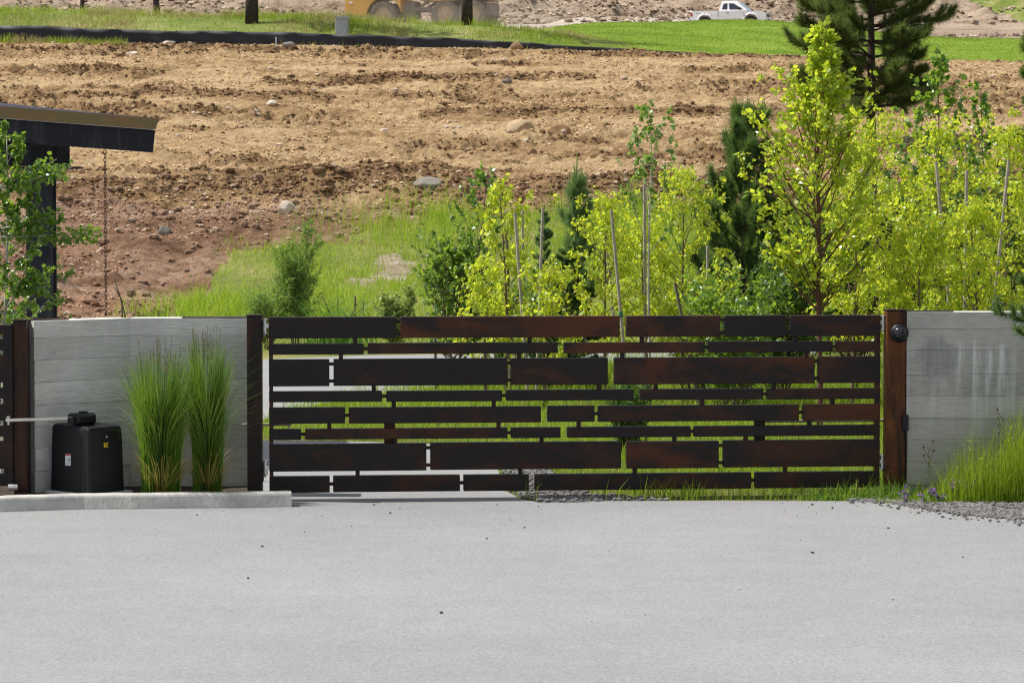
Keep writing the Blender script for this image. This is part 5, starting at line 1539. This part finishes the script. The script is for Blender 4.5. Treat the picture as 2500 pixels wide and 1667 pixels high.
def weed_plant(px, Y, top, label, seed, flowers=0, lean=0.1, mat='lf_willow', leafn=60, name="weed", dry=False):
    X = XAT(px, Y); h = ZAT(top, Y)
    r = np.random.default_rng(seed)
    t = thing(name, label, "weed", (X, Y, 0))
    st, lf, fl = MB(), MB(), MB()
    P_, A_ = [], []
    for k in range(3 if not dry else 1):
        b = branch((0.02 * r.standard_normal(), 0.02 * r.standard_normal(), 0), (lean * r.standard_normal() * (2 if not dry else .4), 0.1, 1), h * r.uniform(0.75, 1.0), r, 0.1, 0.14, 7)
        st.tube(b, np.linspace(0.004, 0.0015, 7), 4, False)
        if dry:
            for u in (0.62, 0.72, 0.8, 0.9):
                q, d = along(b, u)
                tw = branch(q, d + np.array([r.choice([-1, 1]) * 0.9, 0, 0.2]), 0.10, r, 0.5, 0.1, 4)
                st.tube(tw, np.linspace(0.003, 0.002, 4), 4, False); st.tube([tw[-1], tw[-1] + np.array([0, 0, 0.02])], 0.010, 5)
        for q in range(leafn // 3):
            p, d = along(b, r.random() ** 0.8 * 0.95)
            P_.append(p); A_.append(r.standard_normal(3) * 0.8 + np.array([0, 0, 0.5]))
        if flowers:
            for q in range(flowers):
                p, d = along(b, 0.62 + 0.37 * r.random())
                leaves(fl, np.repeat(p[None] + r.standard_normal((1, 3)) * 0.014, 6, 0), r.standard_normal((6, 3)), np.full(6, 0.02), 'oval', r)
    leaves(lf, P_, A_, 0.045 * (0.5 + r.random(len(P_))), 'lance', r)
    st.build("stem", M['dry'] if dry else M['lf_willow'], t)
    lf.build("leaves", M[mat], t)
    if flowers: fl.build("flowers", M['flower'], t)
weed_plant(2222, 24.75, 1192, "small violet-flowered weed at the foot of the rusty post", 301, 5)
weed_plant(2258, 24.78, 1205, "low violet-flowered weed on the gravel left of the grass", 302, 4)
weed_plant(2283, 24.8, 1186, "violet vetch plant between the gravel and the wall", 303, 6)
weed_plant(2300, 24.72, 1205, "violet vetch plant at the front edge of the gravel", 304, 5)
weed_plant(2350, 24.95, 1160, "grey-violet lupine spike leaning in the tall grass", 305, 9, 0.3)
weed_plant(2338, 24.9, 1172, "shorter lupine spike beside the leaning one", 306, 7, 0.3)
weed_plant(2270, 25.25, 1090, "dark thistle stem against the stained wall", 307, 0, 0.05, 'lf_dark', 40, dry=True)
weed_plant(2447, 25.2, 975, "tall dry seed-headed stem in front of the stained wall", 308, 0, 0.05, 'lf_dark', 26, dry=True)
weed_plant(2395, 25.0, 1050, "leafy green weed rising from the tall grass", 309, 0, 0.08, 'lf_birch', 70)
weed_plant(2490, 25.0, 1000, "tall leafy weed at the right picture edge", 310, 0, 0.08, 'lf_birch', 80)

# ------------------------------------------------------------------ boulders
def boulder(px, pyb, wpx, hpx, y0, label, mat, seed, Y=None):
    g = ground_hit(px, pyb, y0) if Y is None else Vector((XAT(px, Y), Y, 0))
    k = g.y / FPX
    w_, h_ = wpx * k / 2, hpx * k
    v, f = ICO4
    r = np.random.default_rng(seed)
    d = v.copy()
    # cut by random planes for facets
    for _ in range(9):
        nrm = unit(r.standard_normal(3)); lim = r.uniform(0.55, 0.9)
        dist = d @ nrm
        d = d - np.where(dist > lim, (dist - lim) * 0.85, 0)[:, None] * nrm
    d = d * (1 + 0.06 * fbm(v[:, 0] * 2 + v[:, 2] * 1.3 + seed, v[:, 1] * 2 - v[:, 2], 3, seed))[:, None]
    mx = d.max(0); mn = d.min(0)
    d = (d - (mx + mn) / 2) / ((mx - mn) / 2)
    d = d * np.array([w_, w_ * 0.75, h_ * 0.72]); d[:, 2] += h_ * 0.28
    zr = g.z + (float(relief(np.array([g.x]), np.array([g.y]))[0]) if g.y > 46 else 0)
    o = MB().add(d, f).build("boulder", M[mat], None, True)
    o.location = (g.x, g.y, zr - 0.02)
    tag(o, label, "boulder", "boulders lying on the dirt")
for i, a in enumerate(((1270, 321, 70, 34, 70, "large tan boulder, left one of the pair in mid-field", 'boulder_tan'), (1365, 327, 60, 28, 70, "long brown boulder, right one of the pair in mid-field", 'boulder_brown'),
        (1299, 372, 26, 16, 70, "small brown boulder just below the mid-field pair", 'boulder_brown'), (1043, 484, 70, 27, 63, "flat grey boulder on the lip of the field left of centre", 'boulder_grey'),
        (701, 538, 42, 26, 60, "pale angular boulder above the willow shrub", 'boulder_pale'), (709, 118, 34, 15, 108, "rounded grey boulder against the silt fence", 'boulder_grey'),
        (327, 135, 30, 12, 108, "pale boulder near the fence at the upper left", 'boulder_pale'), (139, 181, 30, 10, 100, "flat grey rock above the canopy roof", 'boulder_grey'),
        (665, 254, 28, 13, 88, "small pale rock in the left middle of the field", 'boulder_pale'), (98, 212, 34, 11, 95, "half buried tan rock left of the field's tracks", 'boulder_tan'),
        (288, 204, 18, 11, 95, "small round pale rock above the canopy tip", 'boulder_pale'), (415, 108, 34, 9, 110, "low pale stone at the foot of the silt fence", 'boulder_pale'),
        (468, 112, 20, 12, 110, "round ochre stone at the foot of the silt fence", 'boulder_tan'), (1238, 205, 24, 9, 95, "small grey stone in the upper middle of the field", 'boulder_grey'),
        (797, 208, 22, 8, 95, "flat pale stone right of the track marks", 'boulder_pale'), (1456, 450, 26, 22, 64, "dark brown clod standing beside the candle pine", 'boulder_brown'),
        (1094, 468, 26, 17, 64, "brown lump right of the flat grey boulder", 'boulder_brown'), (402, 562, 32, 20, 56, "grey stone in the rocky bank right of the chain", 'boulder_grey'),
        (362, 560, 16, 12, 56, "small brown stone in the rocky bank", 'boulder_brown'), (1076, 470, 18, 12, 64, "small grey stone touching the flat grey boulder", 'boulder_grey'),
        (2375, 64, 20, 14, 180, "round grey boulder on the hillside right of the large pine", 'boulder_grey'), (1262, 122, 34, 20, 112, "dark earth lump in front of the silt fence", 'boulder_brown'),
        (1450, 1221, 44, 12, 0, "flat stone on the gravel under the gate", 'boulder_grey'))):
    boulder(*a[:5], a[5], a[6], 400 + i, Y=25.3 if a[1] > 1000 else None)

# ------------------------------------------------------------------ silt fence, pedestal, survey stake
FT = np.array([(-700, 52), (-300, 58), (0, 64), (120, 66), (240, 72), (400, 77), (560, 78), (800, 84), (1000, 91), (1100, 95), (1250, 104), (1400, 114), (1550, 122), (1650, 128), (1720, 133), (1800, 139)], float)
def silt():
    X = np.arange(-30, 9.2, 0.12)
    V = []
    r = np.random.default_rng(5)
    for i, x in enumerate(X):
        Y = 117.0 + 0.05 * math.sin(x * 2.3) + 0.03 * math.sin(x * 5.1 + 1)
        px = CX + FPX * x / Y
        zb = tz1(x, Y) - 0.08
        zt = max(ZAT(np.interp(px, FT[:, 0], FT[:, 1]), Y), zb + 0.1) + 0.012 * math.sin(x * 1.9) - 0.012 * abs(math.sin(x * 1.05)) + 0.03
        for k in range(5):
            t = k / 4
            V.append((x, Y + 0.05 * math.sin(x * 3.7 + k * 1.3) * (1 - t), zb + (zt - zb) * t))
        V.append((x, Y + 0.03, zt - 0.01))
    n = len(X)
    q = [[i * 6 + k, (i + 1) * 6 + k, (i + 1) * 6 + k + 1, i * 6 + k + 1] for i in range(n - 1) for k in range(5)]
    t = thing("silt_fence", "long black fabric silt fence along the top of the dirt field", "silt fence", (0, 117, 8.5))
    V = np.array(V) - np.array([0, 117, 8.5])
    MB().add(V, q).build("fabric", M['silt'], t, True)
    for x in np.arange(-28, 9, 2.4):
        px = CX + FPX * x / 117
        zt = ZAT(np.interp(px, FT[:, 0], FT[:, 1]), 117) + 0.06
        MB().box(x - 0.02, x + 0.02, 0.14, 0.18, tz1(x, 117.2) - 8.6, zt - 8.5).build("fence_stake", M['stake_dark'], t)
silt()
g = ground_hit(837, 88, 117.5)
PD = thing("utility_pedestal", "grey utility pedestal standing behind the silt fence", "utility pedestal", (g.x, 119.5, tz1(g.x, 119.5)), R(-12))
k = 119.5 / FPX
hh = ZAT(41, 119.5) - PD.location.z
m = MB(); m.box(-14 * k, 14 * k, -0.17, 0.17, -0.1, hh - 0.10, 0.02); m.build("body", M['pedestal'], PD)
MB().prism([(-15 * k, hh - 0.098), (15 * k, hh - 0.098), (13 * k, hh - 0.01), (4 * k, hh + 0.02), (-13 * k, hh - 0.04)], -0.18, 0.18).build("lid", M['pedestal'], PD)
g = ground_hit(676, 116, 112)
o = MB().box(-0.025, 0.025, -0.012, 0.012, -0.1, 0.30).build("survey_stake", M['white'], None); o.location = g + Vector((0, 0, 0.1))
tag(o, "short white survey stake in front of the silt fence", "survey stake")

# ================================================================== VEHICLES
def arc(cx_, cz_, rad, a0, a1, n=10):
    return [(cx_ + rad * math.cos(R(a0 + (a1 - a0) * k / n)), cz_ + rad * math.sin(R(a0 + (a1 - a0) * k / n))) for k in range(n + 1)]

def wheel(root, x, y, rad, wid, side, tmat, rmat, lugs=0):
    prof = [(rad * 0.60, -wid / 2), (rad * 0.90, -wid / 2), (rad * 0.985, -wid * 0.36), (rad, -wid * 0.2), (rad, wid * 0.2), (rad * 0.985, wid * 0.36), (rad * 0.90, wid / 2), (rad * 0.60, wid / 2)]
    W = thing_child("wheel", root, (x, y, rad))
    m = MB().lathe(prof, 40, TR((0, 0, 0), 0, R(90)))
    for k in range(lugs):
        a = 6.283 * k / lugs
        m.box(-0.06, 0.06, -wid / 2 * 0.96, wid / 2 * 0.96, rad * 0.97, rad * 1.035, 0.01, Matrix.Rotation(a, 4, 'Y') @ Matrix.Rotation(0.25, 4, 'Z'))
    m.build("tyre", tmat, W, lugs == 0)
    s_ = side * wid * 0.36
    rm = MB().lathe([(0.0, s_ + side * 0.06), (rad * 0.16, s_ + side * 0.06), (rad * 0.2, s_), (rad * 0.5, s_ - side * 0.03), (rad * 0.6, s_ + side * 0.03), (rad * 0.62, s_)], 24, TR((0, 0, 0), 0, R(-90)))
    rm.build("rim", rmat, W)
    return W

def thing_child(name, root, loc):
    o = bpy.data.objects.new(name, None); COL.objects.link(o); o.parent = root; o.location = loc
    return o

def pickup():
    Y = 195.0; X = XAT(1783, Y, 13.9)
    t = thing("pickup_truck", "white extended-cab pickup parked beyond the mown lawn", "pickup truck", (X, Y, tz1(X, Y) + 0.02), R(-17))
    yb = 0.90
    side = [(-2.52, 0.50)] + arc(-1.55, 0.42, 0.47, 180, 0, 10) + arc(1.62, 0.42, 0.47, 180, 0, 10) + [(2.52, 0.44), (2.60, 0.52), (2.60, 0.80), (2.50, 0.96), (2.30, 1.03), (1.0, 1.13), (-0.62, 1.13), (-0.62, 0.80), (-2.55, 0.80)]
    MB().prism(side, -yb, yb).build("body", M['car_white'], t)
    bed = MB()
    for s_ in (-1, 1):
        bed.box(-2.56, -0.66, s_ * yb - 0.05 * (s_ > 0), s_ * yb + 0.05 * (s_ < 0), 0.801, 1.12, 0.012)
    bed.box(-2.58, -2.52, -yb + 0.06, yb - 0.06, 0.62, 1.10, 0.012)
    bed.build("bed", M['car_white'], t)
    MB().box(-2.5, -0.66, -yb + 0.06, yb - 0.06, 0.803, 0.82).build("bed_liner", M['truck_dark'], t)
    MB().box(-1.35, -0.68, -0.7, 0.7, 0.83, 1.16, 0.02).build("tool_box", M['black_plastic'], t)
    # greenhouse
    b = [(-0.60, 0.87), (1.36, 0.86)]; tp = [(-0.46, 0.69), (0.62, 0.67)]
    zb, zt = 1.132, 1.74
    V = [(b[0][0], -b[0][1], zb), (b[1][0], -b[1][1], zb), (b[1][0], b[1][1], zb), (b[0][0], b[0][1], zb), (tp[0][0], -tp[0][1], zt), (tp[1][0], -tp[1][1], zt), (tp[1][0], tp[1][1], zt), (tp[0][0], tp[0][1], zt),
         (tp[0][0] + 0.08, -tp[0][1] + 0.08, zt + 0.05), (tp[1][0] - 0.06, -tp[1][1] + 0.08, zt + 0.05), (tp[1][0] - 0.06, tp[1][1] - 0.08, zt + 0.05), (tp[0][0] + 0.08, tp[0][1] - 0.08, zt + 0.05)]
    MB().add(V, [[0, 1, 5, 4], [1, 2, 6, 5], [2, 3, 7, 6], [3, 0, 4, 7], [4, 5, 9, 8], [5, 6, 10, 9], [6, 7, 11, 10], [7, 4, 8, 11], [8, 9, 10, 11]]).build("cab", M['car_white'], t)
    def sidept(u, v, s_, off=0.012):           # u along, v up on the cab side
        x0 = b[0][0] + (tp[0][0] - b[0][0]) * v; x1 = b[1][0] + (tp[1][0] - b[1][0]) * v
        y = b[0][1] + (tp[0][1] - b[0][1]) * v
        return (x0 + (x1 - x0) * u, s_ * (y + off), zb + (zt - zb) * v)
    for s_ in (-1, 1):
        for nm, pts in (("quarter_window", [(0.10, 0.16), (0.30, 0.16), (0.355, 0.82), (0.20, 0.82), (0.14, 0.7)]), ("door_window", [(0.385, 0.14), (0.88, 0.14), (0.80, 0.5), (0.70, 0.80), (0.44, 0.82)])):
            f = [sidept(u, v, s_) for u, v in pts]; g_ = [sidept(u, v, s_, -0.01) for u, v in pts]
            k = len(f)
            MB().add(f + g_, [list(range(k))], [[i, (i + 1) % k, k + (i + 1) % k, k + i] for i in range(k)]).build(nm, M['glass_dark'], t)
        MB().box(0.80, 0.95, s_ * 1.02 - 0.09, s_ * 1.02 + 0.09, 1.16, 1.34, 0.03).build("mirror", M['black_plastic'], t)
        h = MB().box(-0.10, 0.08, s_ * 0.905 - 0.012, s_ * 0.905 + 0.012, 0.98, 1.01, 0.005); h.build("door_handle", M['black_plastic'], t)
        MB().box(-0.632, -0.622, s_ * 0.902 - 0.002, s_ * 0.902 + 0.002, 0.45, 1.12).build("door_gap", M['black_plastic'], t)
        MB().box(-2.56, -2.40, s_ * 0.86 - 0.05, s_ * 0.86 + 0.05, 0.78, 1.04, 0.01).build("tail_light", M['lamp_red'], t)
        MB().box(2.22, 2.50, s_ * 0.74 - 0.13, s_ * 0.74 + 0.165, 0.76, 0.93, 0.04).build("headlight", M['lamp_clear'], t)
        for cx_, nm in ((-1.55, 0), (1.62, 1)):
            a = np.array([(x, s_ * 0.92, z) for x, z in arc(cx_, 0.42, 0.50, 182, -2, 14)])
            MB().tube(a, 0.055, 6).build("fender_flare", M['car_white'], t, True)
            wheel(t, cx_, s_ * 0.78, 0.38, 0.25, s_, M['tyre_black'], M['rim'])
        MB().box(-2.2, -1.9, s_ * 0.903 - 0.003, s_ * 0.903 + 0.003, 0.98, 1.03).build("side_decal", M['pedestal'], t)
    wv = [(1.335, -0.78, zb + 0.03), (1.335, 0.78, zb + 0.03), (0.65, 0.60, zt - 0.03), (0.65, -0.60, zt - 0.03)]
    wv = [(x + 0.02, y, z + 0.02) for x, y, z in wv]
    MB().add(wv + [(x - 0.03, y, z - 0.02) for x, y, z in wv], [[0, 1, 2, 3], [0, 1, 5, 4], [1, 2, 6, 5], [2, 3, 7, 6], [3, 0, 4, 7]]).build("windscreen", M['glass_pale'], t)
    MB().box(2.56, 2.625, -0.46, 0.46, 0.70, 0.91, 0.02).build("grille", M['black_plastic'], t)
    MB().box(2.55, 2.68, -0.86, 0.86, 0.46, 0.66, 0.05).build("bumper", M['car_white'], t)
    MB().box(-2.70, -2.58, -0.85, 0.85, 0.46, 0.60, 0.03).build("rear_bumper", M['pedestal'], t)
    MB().box(2.60, 2.69, -0.5, 0.5, 0.49, 0.56, 0.01).build("air_intake", M['black_plastic'], t)
pickup()

def hauler():
    Y = 190.0; a = R(15)
    X = XAT(951, Y, 13.5) + 2.9 * math.cos(a)
    t = thing("haul_truck", "dusty yellow six-wheeled haul truck half hidden behind the grass berm", "haul truck", (X, Y, tz1(X, Y) + 0.02), math.pi - a)
    front = [(1.75, 1.15)] + arc(2.9, 0.95, 1.18, 170, 10, 12) + [(4.2, 0.95), (5.45, 1.0), (5.6, 1.35), (5.55, 2.15), (4.9, 2.45), (3.7, 2.6), (1.75, 2.6)]
    MB().prism(front, -1.35, 1.35).build("front_body", M['truck_yellow'], t)
    cab = [(1.9, 2.603), (3.75, 2.603), (3.5, 3.75), (2.0, 3.8)]
    c = MB().prism(cab, -0.95, 0.95).build("cab", M['truck_yellow'], t)
    for s_ in (-1, 1):
        MB().prism([(2.1, 2.8), (3.5, 2.8), (3.35, 3.6), (2.15, 3.62)], s_ * 0.953, s_ * 0.965).build("cab_window", M['glass_dark'], t)
        MB().box(5.05, 5.3, s_ * 1.353 - 0.01, s_ * 1.353 + 0.012, 1.78, 1.88, 0.004).build("marker_plate", M['white'], t)
        for x in (2.9, -1.3, -3.12):
            wheel(t, x, s_ * 1.22, 0.93, 0.68, s_, M['tyre'], M['rim_dusty'], 26)
        MB().prism([(-1.9, 1.2), (1.2, 1.25), (1.2, 1.5), (-1.9, 1.45)], s_ * 0.5, s_ * 0.75).build("frame_rail", M['truck_dark'], t)
        MB().tube([(0.9, s_ * 0.7, 1.3), (-0.6, s_ * 0.9, 2.2)], [0.10, 0.08], 8).build("lift_ram", M['truck_dark'], t)
    MB().prism([(3.66, 2.78), (3.68, 2.82), (3.52, 3.62), (3.48, 3.6)], -0.85, 0.85).build("windscreen", M['glass_pale'], t)
    MB().box(0.9, 1.9, -0.55, 0.55, 0.75, 1.9, 0.1).build("articulation_joint", M['truck_dark'], t)
    for x in (-1.3, -3.12, 2.9):
        MB().box(x - 0.22, x + 0.22, -1.0, 1.0, 0.72, 1.15, 0.05).build("axle", M['truck_dark'], t)
    dump = [(1.35, 3.35), (1.25, 2.35), (0.7, 1.95), (-1.0, 1.82), (-3.9, 1.92), (-5.9, 2.55), (-6.0, 2.75), (-4.4, 3.15), (-1.0, 3.3)]
    MB().prism(dump, -1.5, 1.5).build("dump_body", M['truck_yellow'], t)
    rb = MB()
    for x in (-3.4, -2.2, -1.0, 0.2):
        rb.box(x - 0.08, x + 0.08, -1.57, 1.57, 1.98, 3.1, 0.02)
    rb.build("body_rib", M['truck_yellow'], t)
    MB().box(-4.3, -4.0, -1.1, 1.1, 0.9, 1.7, 0.05).build("rear_guard", M['truck_dark'], t)
hauler()

# dust raised by the haul truck: thin puffs of pale air round its wheels
def dust():
    v, f = ICO4
    t = NT("airborne_dust")
    c = t.n("TexCoord").outputs["Object"]
    r2 = t.n("VectorMath", {"operation": 'LENGTH'}, i0=c).outputs[1]
    fall = t.math('SUBTRACT', 1.0, t.math('POWER', r2, 1.6), True)
    nz = t.ramp(t.noise(c, 2.6, 4, 0.6), [(0.35, 0.25), (0.65, 1.0)])
    vol = t.n("VolumePrincipled", Color=(0.82, 0.72, 0.60, 1), Density=t.math('MULTIPLY', t.math('MULTIPLY', fall, nz), 0.13))
    t.t.links.new(vol.outputs[0], t.out.inputs[1])
    o = MB().add(v, f).build("dust", t.m, None, True)
    o.location = (XAT(1120, 186.3, 14.0), 186.3, 13.9)
    o.scale = (8.5, 2.6, 2.4)
    tag(o, kind='stuff')
dust()
